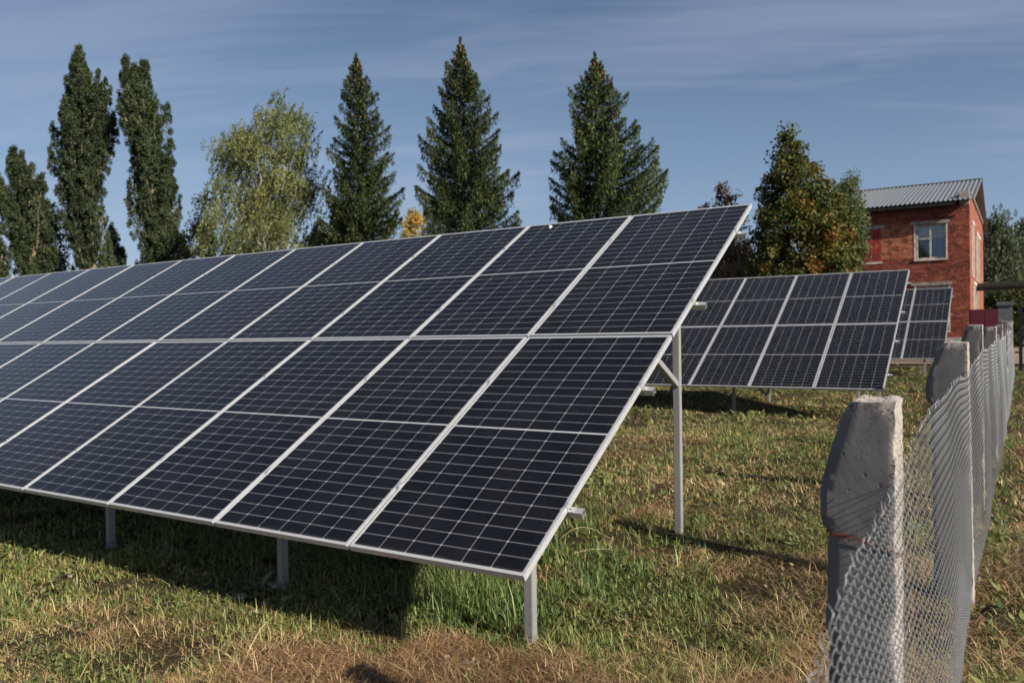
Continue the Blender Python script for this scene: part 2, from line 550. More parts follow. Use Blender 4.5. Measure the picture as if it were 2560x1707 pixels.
def solar_array(y0, zoff, ncols, fronts, rears, label, braces=True, rail_end=0.085):
    gzr = 0.0135 * y0
    root = empty('solar_array', (0, y0, gzr))
    tag(root, label, 'solar array', 'rows of tilted solar arrays')
    dz = zoff - gzr                       # so that panel bottom edges sit at H0+zoff in the world
    rng = random.Random(int(y0 * 10) + 3)
    pan = empty('panel_bank', (0, 0, dz))
    pan.parent = root
    bpy.data.objects.remove(pan)
    T = Matrix.Rotation(TILT, 4, 'X')

    def sl_(x, s, n):                     # point on the slope: along x, up the slope s, n above the glass plane
        return Vector((x, s * math.cos(TILT) - n * math.sin(TILT), H0 + dz + s * math.sin(TILT) + n * math.cos(TILT)))
    for c_ in range(ncols):
        for r_ in range(2):
            p = use_panel(root, -PW - c_ * (PW + GAP), r_ * (PH + GAP), rng)
            p.location.z += dz
    L = ncols * (PW + GAP)
    M0 = Matrix.Translation(Vector((0, 0, H0 + dz))) @ T
    for s in RAILS:
        e = rail_end + rng.uniform(-0.012, 0.012)
        rl = MB()
        # C profile open towards the ground
        for (a0, a1, b0, b1) in ((-0.0205, 0.0205, -0.0385, -0.0360), (-0.0205, -0.0180, -0.0750, -0.0386),
                                 (0.0180, 0.0205, -0.0750, -0.0386), (-0.0179, -0.008, -0.0750, -0.0727), (0.008, 0.0179, -0.0750, -0.0727)):
            rl.box((-L - 0.05, s + a0, b0), (e, s + a1, b1), M0)
        rl.build('mounting_rail', GALV, root)
        # clamps in the gaps between panels, and an end clamp
        for c_ in range(0, ncols):
            xg = -c_ * (PW + GAP) + (GAP / 2 if c_ else 0.004)
            k = MB()
            if c_:
                k.box((xg - 0.016, s - 0.022, 0.0006), (xg + 0.016, s + 0.022, 0.0040), M0)
                k.tube([M0 @ Vector((xg, s, 0.004)), M0 @ Vector((xg, s, 0.0105))], 0.0062, 6)
            else:
                k.box((-0.010, s - 0.020, 0.0006), (0.004, s + 0.020, 0.0036), M0)
                k.box((0.0012, s - 0.020, -0.033), (0.004, s + 0.020, 0.0005), M0)
                k.box((0.0041, s - 0.020, -0.0358), (0.032, s + 0.020, -0.0326), M0)
                k.tube([M0 @ Vector((0.018, s, -0.0325)), M0 @ Vector((0.018, s, -0.020))], 0.0065, 6)
            if c_ < 8:
                k.build('clamp', GALV, root)
    SZ = 0.055

    def post(x, yl, kind):
        ztop = H0 + dz + yl * math.tan(TILT) - 0.077 / math.cos(TILT) - (0.055 if kind == 'f' else 0.055)
        zb = float(gz(x, y0 + yl)) - gzr
        mb = MB()
        mb.box((x - SZ, yl, zb + (0.045 if kind == 'f' else 0.0)), (x, yl + SZ, ztop))
        mb.build('post', PAINT, root, bevel=0.0035)
        if kind == 'r':
            zb -= 0.045
        mb = MB()
        mb.prism([(x - SZ - 0.010, zb - 0.15), (x + 0.010, zb - 0.15), (x + 0.006, zb + 0.043), (x - SZ - 0.006, zb + 0.043)], yl - 0.006, yl + SZ + 0.006)
        mb.build('footing', CONC_FOOT, root, bevel=0.006)
        return ztop, zb
    for x, yl in fronts:
        post(x, yl, 'f')
    for x, yl in rears:
        zt, zb = post(x, yl, 'r')
        if braces:
            p1 = Vector((x - SZ / 2, yl + 0.012, zt - 0.80))
            p2 = Vector((x - SZ / 2, yl - 0.72, H0 + dz + (yl - 0.72) * math.tan(TILT) - 0.15))
            MB().beam(p1, p2, 0.046, 0.046, (1, 0, 0)).build('brace', PAINT, root, bevel=0.003)
    for x, yl in fronts:
        # rafter under the rails, from the front post to the upper rail
        xr = x - SZ / 2
        a_ = sl_(xr, 0.35, -0.105)
        b_ = sl_(xr, 2 * PH - 0.25, -0.105)
        MB().beam(a_, b_, 0.050, 0.056).build('rafter', PAINT, root, bevel=0.003)
    return root


P1X = [-0.30, -2.31, -4.38, -6.42, -8.45, -10.5, -12.5, -14.5]
arr1 = solar_array(0.0, 0.0, 14, [(x, 0.57) for x in P1X], [(x, 2.88) for x in P1X],
                   'large dark blue solar array nearest the camera, two panels high, running out of frame left')
arr2 = solar_array(11.716, 0.127, 9, [(x, 0.57) for x in (-0.13, -2.73, -4.9, -7.0, -9.1)],
                   [(x, 2.88) for x in (-0.85, -2.67, -4.9, -7.0, -9.1)],
                   'middle dark blue solar array with four columns of panels showing behind the tall grey post')
arr3 = solar_array(23.97, 0.250, 7, [(x, 0.57) for x in (-0.54, -2.6, -4.7, -6.8)], [(x, 2.88) for x in (-0.54, -2.6, -4.7, -6.8)],
                   'farthest small solar array standing just in front of the red brick building')
MB().beam((-2.725, 2.90, 0.18), (-3.95, 2.90, 1.15), 0.045, 0.045).build('brace', PAINT, arr2, bevel=0.003)
# a white dropping on the upper second panel of the near row
dp = MB()
Mslope = Matrix.Translation(Vector((0, 0, H0))) @ Matrix.Rotation(TILT, 4, 'X')
pc = at(1377, 567, 6.6)
dpx = None
for dpt in np.linspace(4, 9, 400):
    q_ = at(1377, 567, dpt)
    if q_[2] - H0 - q_[1] * math.tan(TILT) < 0.003 and dpx is None and q_[1] > 0:
        pass
best = min(((abs((lambda q: q[2] - H0 - q[1] * math.tan(TILT))(at(1377, 567, dd))), dd) for dd in np.linspace(4, 10, 1200)))
q_ = at(1377, 567, best[1])
ang = [2 * math.pi * k / 12 for k in range(12)]
rr = [0.026 * (1 + 0.35 * math.sin(3 * a_ + 1)) for a_ in ang]
vs = [(rr[k] * math.cos(ang[k]) * 0.8, rr[k] * math.sin(ang[k]) * 1.6, 0.0) for k in range(12)]
vs += [(v_[0] * 0.6, v_[1] * 0.6, 0.0035) for v_ in vs]
dp.add(vs, [(k, (k + 1) % 12, 12 + (k + 1) % 12, 12 + k) for k in range(12)] + [tuple(range(12, 24))])
do = dp.build('bird_dropping', DROP, arr1)
do.location = (q_[0], q_[1], q_[2] - 0.0 + 0.001)
do.rotation_euler = (TILT, 0, 0.5)

# ------------------------------------------------------------------ fence: notched concrete posts and chain link
m, N, out = new_mat('weathered_concrete')
t = N.n('ShaderNodeTexCoord')
P = t.outputs['Object']
n1 = N.noise(P, 5, 6, 0.65)
n2 = N.noise(P, 70, 5, 0.7)
vo = N.n('ShaderNodeTexVoronoi')
vo.inputs['Scale'].default_value = 30
N.link(P, vo.inputs['Vector'])
pit = N.ramp(vo.outputs['Distance'], [(0.14, 1.0), (0.21, 0.0)])
sel = N.ramp(N.noise(P, 21, 2, 0.5), [(0.50, 0.0), (0.55, 1.0)])
pit = N.m('MULTIPLY', pit, sel)
geo = N.n('ShaderNodeNewGeometry')
aggr = N.ramp(N.noise(P, 110, 3, 0.6), [(0.5, 0.0), (0.62, 1.0)])
szv = N.noise(P, 13, 3, 0.5)
pit = N.m('MULTIPLY', pit, N.ramp(szv, [(0.42, 0.0), (0.62, 1.0)]))
stn = N.noise(N.mapping(P, (9, 9, 1.2)), 1.0, 5, 0.6)
c = N.mix(N.m('MULTIPLY', N.m('ADD', N.ramp(n1, [(0.3, 0.0), (0.7, 1.0)]), N.ramp(stn, [(0.35, 0.0), (0.65, 1.0)])), 0.5), (0.095, 0.094, 0.096), (0.205, 0.197, 0.190))
c = N.mix(N.m('MULTIPLY', N.ramp(n2, [(0.4, 0.0), (0.7, 1.0)]), 0.35), c, (0.16, 0.14, 0.13))
rough_a = N.n('ShaderNodeAttribute')
rough_a.attribute_name = 'chip'
c = N.mix(rough_a.outputs['Fac'], c, N.mix(aggr, (0.50, 0.45, 0.40), (0.16, 0.11, 0.085)))
c = N.mix(pit, c, (0.03, 0.028, 0.027))
principled(N, out, c, 0.95, 0, 0.2, N.m('SUBTRACT', N.m('ADD', N.m('MULTIPLY', n2, 0.35), N.m('MULTIPLY', n1, 0.3)), pit), 0.6, 0.005)
CONC = m

LEFTPROF = [(-0.112, 0.0), (-0.128, -0.022), (-0.140, -0.050), (-0.158, -0.105), (-0.177, -0.165), (-0.192, -0.225), (-0.198, -0.262),
            (-0.198, -0.320), (-0.192, -0.352), (-0.173, -0.372), (-0.179, -0.400), (-0.180, -0.560), (-0.186, -0.600),
            (-0.184, -0.640), (-0.172, -0.680), (-0.176, -0.720), (-0.178, -1.00), (-0.186, -1.05), (-0.172, -1.12), (-0.180, -1.3), (-0.185, -1.9)]


def fence_post(i, x, y, top, lean, thick=0.155, scale=1.0, parent=None):
    base = float(gz(x, y))
    h = top - base
    prof = [(px_ * scale, pz_) for px_, pz_ in LEFTPROF]
    prof = [q for q in prof if -q[1] < h + 0.12] + [(prof[-1][0], -(h + 0.15))]
    nx_, ny_ = 9, 6
    # resample the left edge
    zs = np.unique(np.concatenate([np.linspace(0, h + 0.15, 74), [-q[1] for q in prof]]))
    lx = np.interp(zs, [-q[1] for q in prof], [q[0] for q in prof])
    vs, idx = [], {}
    chip = []
    seed = Vector((i * 3.7, i * 1.9, i * 0.7))
    loop = [(k / nx_, 0.0) for k in range(nx_)] + [(1.0, k / ny_) for k in range(ny_)] + \
           [(1 - k / nx_, 1.0) for k in range(nx_)] + [(0.0, 1 - k / ny_) for k in range(ny_)]
    nl = len(loop)

    def place(uu, vv, z_, xl):
        X = xl + (0 - xl) * uu
        Y = vv * thick
        q = Vector((X, Y, z_ * 1.0))
        # chamfer the left front and back arrises
        cl = 0.022
        if X - xl < cl:
            k_ = (cl - (X - xl))
            Y = Y + (k_ * 0.9 if vv < 0.5 else -k_ * 0.9) * (1 if abs(vv - 0.5) > 0.49 else 0.4)
        c_ = 0.0
        nn = noise.noise(q * 9 + seed)
        n2_ = noise.noise(q * 38 + seed)
        n3_ = noise.noise(q * 90 + seed)
        # rough cast right face; chipped front right arris and top
        if uu > 0.999:
            X += 0.003 * n2_ + 0.0022 * n3_
            c_ = 0.75
            if vv < 0.01:
                ch = max(0.0, noise.noise(Vector((z_ * 7, 3.1, i * 5.0))) + 0.12)
                X -= 0.016 * ch
                Y += 0.012 * ch
        elif uu > 0.85 and vv < 0.01 and z_ > -0.34 and i % 2 == 1:
            ch = max(0.0, noise.noise(Vector((z_ * 6, uu * 3, i * 5.0))) + 0.15)
            Y += 0.016 * ch
            c_ = min(1, ch * 4)
        if z_ > -0.030:
            c_ = max(c_, 0.7 if nn > -0.2 else 0.3)
            X += 0.006 * n2_
            Y += 0.006 * n3_
        Y += 0.0012 * n2_
        Y += 0.07 * (X + 0.09) * -1.0
        zz2 = z_ + (0.006 * nn + 0.004 * n2_ if z_ > -0.02 else 0)
        return (X + lean[0] * (-z_ - 0) * -1 * 0 + lean[0] * (h + z_), Y + lean[1] * (h + z_), top + zz2 - base), c_
    rows = []
    for z_, xl in zip(-zs, lx):
        row = []
        for uu, vv in loop:
            p_, c_ = place(uu, vv, z_, xl)
            row.append(len(vs))
            vs.append(p_)
            chip.append(c_)
        rows.append(row)
    fs = []
    for r in range(len(rows) - 1):
        for k in range(nl):
            fs.append((rows[r][k], rows[r + 1][k], rows[r + 1][(k + 1) % nl], rows[r][(k + 1) % nl]))
    # top cap grid
    cap = {}
    for a_ in range(nx_ + 1):
        for b_ in range(ny_ + 1):
            if a_ in (0, nx_) or b_ in (0, ny_):
                # boundary vertex index in the loop
                if b_ == 0: k = a_ if a_ < nx_ else nx_
                elif a_ == nx_: k = nx_ + b_ if b_ < ny_ else nx_ + ny_
                elif b_ == ny_: k = nx_ + ny_ + (nx_ - a_)
                else: k = 2 * nx_ + ny_ + (ny_ - b_)
                if a_ == 0 and b_ == ny_: k = 2 * nx_ + ny_
                cap[a_, b_] = rows[0][k % nl]
            else:
                p_, c_ = place(a_ / nx_, b_ / ny_, 0.0, lx[0])
                q = Vector(p_)
                cap[a_, b_] = len(vs)
                vs.append((q.x, q.y, q.z + 0.012 * noise.noise(q * 22 + seed) + 0.006 * noise.noise(q * 60)))
                chip.append(0.8)
    for a_ in range(nx_):
        for b_ in range(ny_):
            fs.append((cap[a_, b_], cap[a_ + 1, b_], cap[a_ + 1, b_ + 1], cap[a_, b_ + 1]))
    me = bpy.data.meshes.new('concrete_post')
    me.from_pydata(vs, [], fs)
    at_ = me.attributes.new('chip', 'FLOAT', 'POINT')
    at_.data.foreach_set('value', np.array(chip, np.float32))
    bm = bmesh.new()
    bm.from_mesh(me)
    bmesh.ops.recalc_face_normals(bm, faces=bm.faces)
    bm.to_mesh(me)
    bm.free()
    for p in me.polygons:
        p.use_smooth = True
    me.set_sharp_from_angle(angle=math.radians(38))
    o = link_mesh('concrete_post', me, CONC, parent)
    o.location = (x - parent.location.x, y - parent.location.y, base - parent.location.z)
    return o


fence = empty('chain_link_fence', (1.74, -0.9, 0.0))
tag(fence, 'chain link fence of grey wire mesh on notched concrete posts along the field edge', 'fence')
FP = [(1.738, -4.1, 1.50, (0, 0)), (1.732, -0.9, 1.545, (0.004, 0.0)), (1.742, 2.2, 1.655, (-0.012, 0.0)), (1.715, 5.0, 1.765, (0.0, -0.03)),
      (1.748, 8.0, 1.745, (0, 0.01)), (1.742, 9.6, 1.64, (0, 0)), (1.752, 11.2, 1.78, (0, -0.02)), (1.775, 14.2, 1.87, (0, 0)),
      (1.765, 17.3, 1.85, (0.01, 0)), (1.77, 20.4, 1.88, (0, 0)), (1.77, 23.5, 1.92, (0, 0))]
for i, (x, y, top, lean) in enumerate(FP):
    fence_post(i, x - lean[0] * (top), y - lean[1] * top, top, lean, parent=fence, scale={2: 1.16, 3: 1.0}.get(i, 1.0))

MT = np.array([(-4.3, 1.20), (-2.8, 1.20), (-2.01, 1.221), (-1.8, 1.275), (-1.6, 1.297), (-1.36, 1.333), (-0.964, 1.369), (-0.65, 1.425),
               (-0.26, 1.443), (0.26, 1.463), (1.88, 1.473), (3.24, 1.53), (6.6, 1.56), (12.8, 1.60), (26, 1.75)])


def mesh_x(y, z):
    # sags a little between posts, bulges at half height
    s = np.sin(np.pi * ((y + 0.9) % 3.1) / 3.1)
    b_ = 0.022 * s * np.sin(np.clip(z / 1.4, 0, 1) * np.pi) + 0.007 * np.sin(y * 1.9 + z * 2.1) * s
    b_ = b_ + 0.04 * np.clip((y - 2.0) / 6, 0, 1) * np.clip(1.1 - z, 0, 1)
    return 1.748 + b_ + 0.006


def tubes(paths, r, sides):
    """paths (n,k,3) -> tube mesh arrays"""
    n, k, _ = paths.shape
    d = np.empty_like(paths)
    d[:, 1:-1] = paths[:, 2:] - paths[:, :-2]
    d[:, 0] = paths[:, 1] - paths[:, 0]
    d[:, -1] = paths[:, -1] - paths[:, -2]
    d /= np.linalg.norm(d, axis=2, keepdims=True) + 1e-9
    a_ = np.cross(d, np.array([1.0, 0.05, 0.02]))
    a_ /= np.linalg.norm(a_, axis=2, keepdims=True) + 1e-9
    b_ = np.cross(d, a_)
    th = np.arange(sides) * 2 * np.pi / sides
    V_ = paths[:, :, None, :] + r * (a_[:, :, None, :] * np.cos(th)[None, None, :, None] + b_[:, :, None, :] * np.sin(th)[None, None, :, None])
    base_ = (np.arange(n)[:, None, None] * k + np.arange(k - 1)[None, :, None]) * sides
    s0 = np.arange(sides)[None, None, :]
    s1 = (s0 + 1) % sides
    F_ = np.stack([base_ + s0, base_ + s1, base_ + sides + s1, base_ + sides + s0], -1).reshape(-1, 4)
    return V_.reshape(-1, 3), F_


PIT = 0.036
def wire_block(y0, y1, sub, sides, rad):
    ys_ = np.arange(y0, y1, PIT)
    top = np.interp(ys_, MT[:, 0], MT[:, 1])
    paths = []
    kmax = int(1.32 / (PIT / 2))
    jit = RN.normal(0, 0.0022, len(ys_))
    for w_, yc in enumerate(ys_):
        bot = float(gz(1.75, yc)) + 0.02
        kk = np.arange(0, kmax * sub + 1) / sub
        fr = kk - np.floor(kk)
        tri = np.where(np.floor(kk) % 2 == 0, fr, 1 - fr)          # 0..1 across
        sgn = np.where(np.floor(kk) % 2 == 0, 1.0, -1.0)
        # rounded bends: pull towards the middle
        yv = (np.sin((tri - 0.5) * np.pi) * 0.19 + (tri - 0.5) * 0.62) / 0.50 * PIT * 0.53
        xv = sgn * np.sin(fr * np.pi) * 0.0036
        hh = (top[w_] - bot)
        z_ = top[w_] - kk * (hh / kmax)
        y_ = yc + yv + jit[w_] + 0.002 * np.sin(z_ * 9 + yc * 3)
        z_ = z_ + 0.012 * np.sin(yc * 4.1 + z_ * 2.0) * (z_ - bot) / hh
        x_ = mesh_x(y_, z_) + xv
        paths.append(np.stack([x_, y_, z_], 1))
    return tubes(np.array(paths), rad, sides)


V1, F1 = wire_block(-4.1, 3.0, 4, 5, 0.00100)
V2, F2 = wire_block(3.0, 9.0, 2, 4, 0.00092)
V3, F3 = wire_block(9.0, 25.0, 1, 3, 0.00105)
# twisted tails along the top
tails = []
for yc in np.arange(-4.1, 9.0, PIT):
    zt = float(np.interp(yc, MT[:, 0], MT[:, 1])) + 0.012 * math.sin(yc * 4.1 + 2 * float(np.interp(yc, MT[:, 0], MT[:, 1])))
    x_ = float(mesh_x(np.array(yc), np.array(zt)))
    s_ = random.choice((-1, 1))
    L_ = random.uniform(0.010, 0.026)
    tails.append([(x_, yc - 0.018, zt), (x_ + 0.004 * s_, yc - 0.014, zt + L_ * 0.5), (x_ + random.uniform(-.008, .008), yc - 0.008 + random.uniform(-.008, .008), zt + L_)])
V4, F4 = tubes(np.array(tails), 0.00098, 5)
off = np.array([1.74, -0.9, 0.0])
Vw = np.concatenate([V1, V2, V3, V4]) - off
Fw = np.concatenate([F1, F2 + len(V1), F3 + len(V1) + len(V2), F4 + len(V1) + len(V2) + len(V3)])
link_mesh('wire_mesh', np_mesh('wire_mesh', Vw, Fw, smooth=True), WIRE, fence)
# rusty tie wires round the notch of each post
for i, (x, y, top, lean) in enumerate(FP[:6]):
    zt = top - 0.372
    mb = MB()
    x0, x1, y0, y1 = x - 0.182, x + 0.012, y - 0.006, y + 0.163
    for dz_ in (0.0, 0.006):
        mb.tube([(x0, y0 + 0.02, zt + dz_), (x0 + 0.02, y0, zt + dz_), (x - 0.10, y0 - 0.002, zt - 0.004 + dz_), (x1, y0 - 0.002, zt - 0.03 - dz_),
                 (x1 + 0.004, y1, zt - 0.03), (x0 + 0.02, y1, zt), (x0, y1 - 0.02, zt), (x0, y0 + 0.02, zt + dz_)], 0.0017, 5)
    kn = [(x0 + 0.055 + 0.006 * math.cos(k), y0 - 0.006 + 0.004 * math.sin(k * 1.7), zt + 0.004 + 0.005 * math.sin(k)) for k in range(12)]
    mb.tube(kn, 0.0016, 5)
    mb.tube([(x0 + 0.02, y0 - 0.004, zt), (x0 + 0.09, y0 - 0.018, zt + 0.012)], 0.0014, 5)
    if i == 2:
        mb.tube([(x0 + 0.02, y0 - 0.004, zt), (x0 - 0.03, y0 - 0.05, zt + 0.004), (x0 - 0.09, y0 - 0.09, zt + 0.05)], 0.002, 5)
    o = mb.build('tie_wire', RUST, fence)
    o.location = (-1.74, 0.9, 0)

# ------------------------------------------------------------------ brick building
YB = 34.0
XR = 0.22
ZG = 0.0135 * 34


def brick_mat(name, axis, side):
    m, N, out = new_mat(name)
    t = N.n('ShaderNodeTexCoord')
    x_, y_, z_ = N.xyz(t.outputs['Object'])
    uv = N.comb(x_ if axis == 'x' else y_, z_, 0.0)
    wob = N.noise(uv, 2.5, 3, 0.5)
    uvw = N.comb(x_ if axis == 'x' else y_, N.m('ADD', z_, N.m('MULTIPLY', wob, 0.03)), 0.0)
    br = N.n('ShaderNodeTexBrick')
    br.inputs['Scale'].default_value = 1.0
    br.inputs['Brick Width'].default_value = 0.26
    br.inputs['Row Height'].default_value = 0.077
    br.inputs['Mortar Size'].default_value = 0.011
    br.inputs['Mortar Smooth'].default_value = 0.4
    br.inputs['Bias'].default_value = 0.0
    br.inputs['Color1'].default_value = (0.0, 0, 0, 1)
    br.inputs['Color2'].default_value = (1, 1, 1, 1)
    br.inputs['Mortar'].default_value = (0.5, 0.5, 0.5, 1)
    N.link(uvw, br.inputs['Vector'])
    big = N.noise(uv, 0.55, 4, 0.6, 0.4)
    med = N.noise(uv, 3.2, 5, 0.7)
    fine = N.noise(N.mapping(uv, (3, 9, 1)), 2.2, 4, 0.7)
    red = N.mix(br.outputs['Color'], (0.095, 0.018, 0.014), (0.30, 0.050, 0.030))
    org = N.mix(br.outputs['Color'], (0.20, 0.045, 0.026), (0.42, 0.12, 0.065))
    c = N.mix(N.ramp(big, [(0.44, 0.0), (0.60, 1.0)]), red, org)
    drk = N.mix(br.outputs['Color'], (0.085, 0.022, 0.018), (0.20, 0.045, 0.03))
    if not side:
        # bricked up opening filled with crimson bricks, orange field beside it
        def box(x0, x1, z0, z1):
            a_ = N.m('MULTIPLY', N.m('GREATER_THAN', x_, x0), N.m('LESS_THAN', x_, x1))
            b_ = N.m('MULTIPLY', N.m('GREATER_THAN', z_, z0), N.m('LESS_THAN', z_, z1))
            return N.m('MULTIPLY', a_, b_)
        crim = N.mix(br.outputs['Color'], (0.24, 0.012, 0.016), (0.44, 0.045, 0.04))
        c = N.mix(box(-4.5, -3.05, 4.65, 5.95), c, crim)
        c = N.mix(N.m('MULTIPLY', box(-3.05, -1.85, 4.7, 6.1), 0.75), c, N.mix(br.outputs['Color'], (0.45, 0.13, 0.06), (0.62, 0.26, 0.13)))
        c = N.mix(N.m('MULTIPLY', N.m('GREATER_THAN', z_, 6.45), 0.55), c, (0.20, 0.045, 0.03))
    else:
        c = N.mix(0.5, c, (0.50, 0.20, 0.13))
    c = N.mix(N.ramp(med, [(0.50, 0.0), (0.60, 0.9)]), c, drk)
    pale = N.noise(uv, 6.0, 4, 0.7, 0.6)
    c = N.mix(N.ramp(pale, [(0.56, 0.0), (0.68, 0.7)]), c, (0.50, 0.24, 0.15))
    c = N.mix(N.m('MULTIPLY', br.outputs['Fac'], 0.75), c, (0.20, 0.13, 0.105))
    c = N.mix(N.ramp(fine, [(0.60, 0.0), (0.78, 0.75)]), c, (0.06, 0.022, 0.018))
    hgt = N.m('SUBTRACT', N.m('MULTIPLY', med, 0.8), br.outputs['Fac'])
    principled(N, out, c, 0.95, 0, 0.15, hgt, 0.9, 0.03)
    return m


BR_F = brick_mat('red_brick_front', 'x', False)
BR_S = brick_mat('red_brick_side', 'y', True)
bld = empty('brick_building', (0, YB, ZG))
tag(bld, 'two storey red brick building with grey corrugated roof behind the farthest array', 'building')
XL, DEP = -6.2, 12.9
ZP = 1.371            # top of plinth


def hole_wall(x0, x1, z0, z1, holes, thick, y):
    """wall in the x-z plane with rectangular holes, as boxes butted end to end"""
    mb = MB()
    xs_ = sorted({x0, x1, *[h[0] for h in holes], *[h[1] for h in holes]})
    for a_, b_ in zip(xs_[:-1], xs_[1:]):
        hs = sorted([(h[2], h[3]) for h in holes if h[0] <= a_ and h[1] >= b_])
        z_ = z0
        for h0, h1 in hs:
            if h0 > z_:
                mb.box((a_, y, z_), (b_, y + thick, h0))
            z_ = h1
        if z1 > z_:
            mb.box((a_, y, z_), (b_, y + thick, z1))
    return mb


WIN = (-1.72, -0.62, 4.60, 6.02)
LOW = (-1.72, -0.55, 1.62, 3.50)
o = hole_wall(XL, XR - 0.38, ZP, 6.72, [WIN, LOW], 0.38, 0.0)
o.box((XR - 0.38, 0, ZP), (XR, 0.38, 6.72))
fw = o.build('front_wall', BR_F, bld, fix=False)
fw.location = (0, 0, -ZG)
mb = MB()
mb.box((XR - 0.38, 0.381, ZP), (XR, DEP, 7.18))
sw = mb.build('side_wall', BR_S, bld, fix=False)
sw.location = (0, 0, -ZG)
MB().box((XL, DEP - 0.38, ZP), (XR - 0.381, DEP, 6.7)).box((XL - 0.0, 0.381, ZP), (XL + 0.38, DEP - 0.381, 6.7)).build('rear_wall', BR_S, bld, (0, 0, -ZG))
MB().box((XL - 0.06, -0.06, 0.2), (XR + 0.06, DEP + 0.06, ZP - 0.002)).build('plinth', PLINTH, bld, (0, 0, -ZG))
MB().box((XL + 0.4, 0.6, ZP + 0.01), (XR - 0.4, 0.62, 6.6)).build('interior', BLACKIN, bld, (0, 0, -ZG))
# parapet block at the corner with concrete cap and side coping
MB().box((XR - 0.36, -0.004, 6.721), (XR - 0.002, 0.38, 7.26)).build('parapet_pier', LINTEL, bld, (0, 0, -ZG))
MB().box((XR - 0.44, 0.383, 7.182), (XR + 0.07, DEP + 0.1, 7.262)).build('coping', LINTEL, bld, (0, 0, -ZG))
# cornice course: projecting brick band
MB().box((XL, -0.055, 6.30), (XR - 0.45, -0.001, 6.37)).build('brick_course', BR_F, bld, (0, 0, -ZG))
# roof: corrugated sheets
m, N, out = new_mat('grey_corrugated_sheet')
t = N.n('ShaderNodeTexCoord')
n1 = N.noise(N.mapping(t.outputs['Object'], (5, 0.4, 0.4)), 1.0, 5, 0.6)
n2 = N.noise(t.outputs['Object'], 14, 4, 0.6)
c = N.mix(n1, (0.15, 0.165, 0.18), (0.22, 0.235, 0.25))
c = N.mix(N.m('MULTIPLY', n2, 0.25), c, (0.24, 0.23, 0.22))
principled(N, out, c, 0.5, 0.25, 0.4)
ROOF = m
EY, EZ, RY, RZ = -0.50, 6.86, DEP / 2, 8.70
xs_ = np.arange(XL - 0.35, XR + 0.24, 0.022)
wave = 0.022 * np.sin(xs_ * 2 * np.pi / 0.175)


def roof_sheet(ya, za, yb, zb):
    nrm = np.array([0, -(zb - za), (yb - ya)])
    nrm = nrm / np.linalg.norm(nrm) * (1 if nrm[2] > 0 else -1)
    rows = 9
    V_ = []
    for k in range(rows):
        f_ = k / (rows - 1)
        xe = xs_.copy()
        p_ = np.stack([xe, np.full_like(xe, ya + (yb - ya) * f_), np.full_like(xe, za + (zb - za) * f_)], 1) + wave[:, None] * nrm
        V_.append(p_)
    V_ = np.concatenate(V_)
    n_ = len(xs_)
    ii, jj = np.meshgrid(np.arange(n_ - 1), np.arange(rows - 1))
    a_ = (jj * n_ + ii).ravel()
    F_ = np.stack([a_, a_ + 1, a_ + n_ + 1, a_ + n_], 1)
    return V_, F_


Va, Fa = roof_sheet(EY, EZ, RY, RZ)
Vb, Fb = roof_sheet(DEP + 0.5, EZ, RY, RZ)
r_ = link_mesh('roof', np_mesh('roof', np.concatenate([Va, Vb]), np.concatenate([Fa, Fb + len(Va)]), smooth=True), ROOF, bld, (0, 0, -ZG))
# ridge cap, eave fascia and timber soffit
mb = MB()
mb.prism([(0, 0)] * 0 or [(XL - 0.36, 0), (XR + 0.25, 0), (XR + 0.25, 0.012), (XL - 0.36, 0.012)], -0.17, 0.17)
rc = MB()
for s_ in (-1, 1):
    sl0 = Matrix.Translation(Vector((0, RY, RZ + 0.035))) @ Matrix.Rotation(s_ * math.atan2(RZ - EZ, RY - EY), 4, 'X')
    rc.box((XL - 0.36, 0.0 if s_ < 0 else -0.2, 0), (XR + 0.25, 0.2 if s_ < 0 else 0.0, 0.012), sl0)
rc.build('ridge_cap', ROOF, bld, (0, 0, -ZG))
MB().box((XL - 0.3, EY + 0.03, EZ - 0.17), (XR - 0.46, EY + 0.06, EZ - 0.03)).box((XL - 0.3, EY + 0.061, EZ - 0.17), (XR - 0.46, -0.001, EZ - 0.14)).build('eave_board', DARKSTEEL, bld, (0, 0, -ZG))
gb = MB()
gb.add([(XR - 0.20, 0.1, 7.0), (XR - 0.20, DEP - 0.1, 7.0), (XR - 0.20, DEP / 2, RZ - 0.07), (XR - 0.24, 0.1, 7.0), (XR - 0.24, DEP - 0.1, 7.0), (XR - 0.24, DEP / 2, RZ - 0.07)],
       [(0, 1, 2), (3, 5, 4), (0, 3, 4, 1), (1, 4, 5, 2), (2, 5, 3, 0)])
gb.build('gable_board', simple('red_painted_gable', (0.20, 0.035, 0.02), 0.8, 0, 0.2), bld, (0, 0, -ZG))


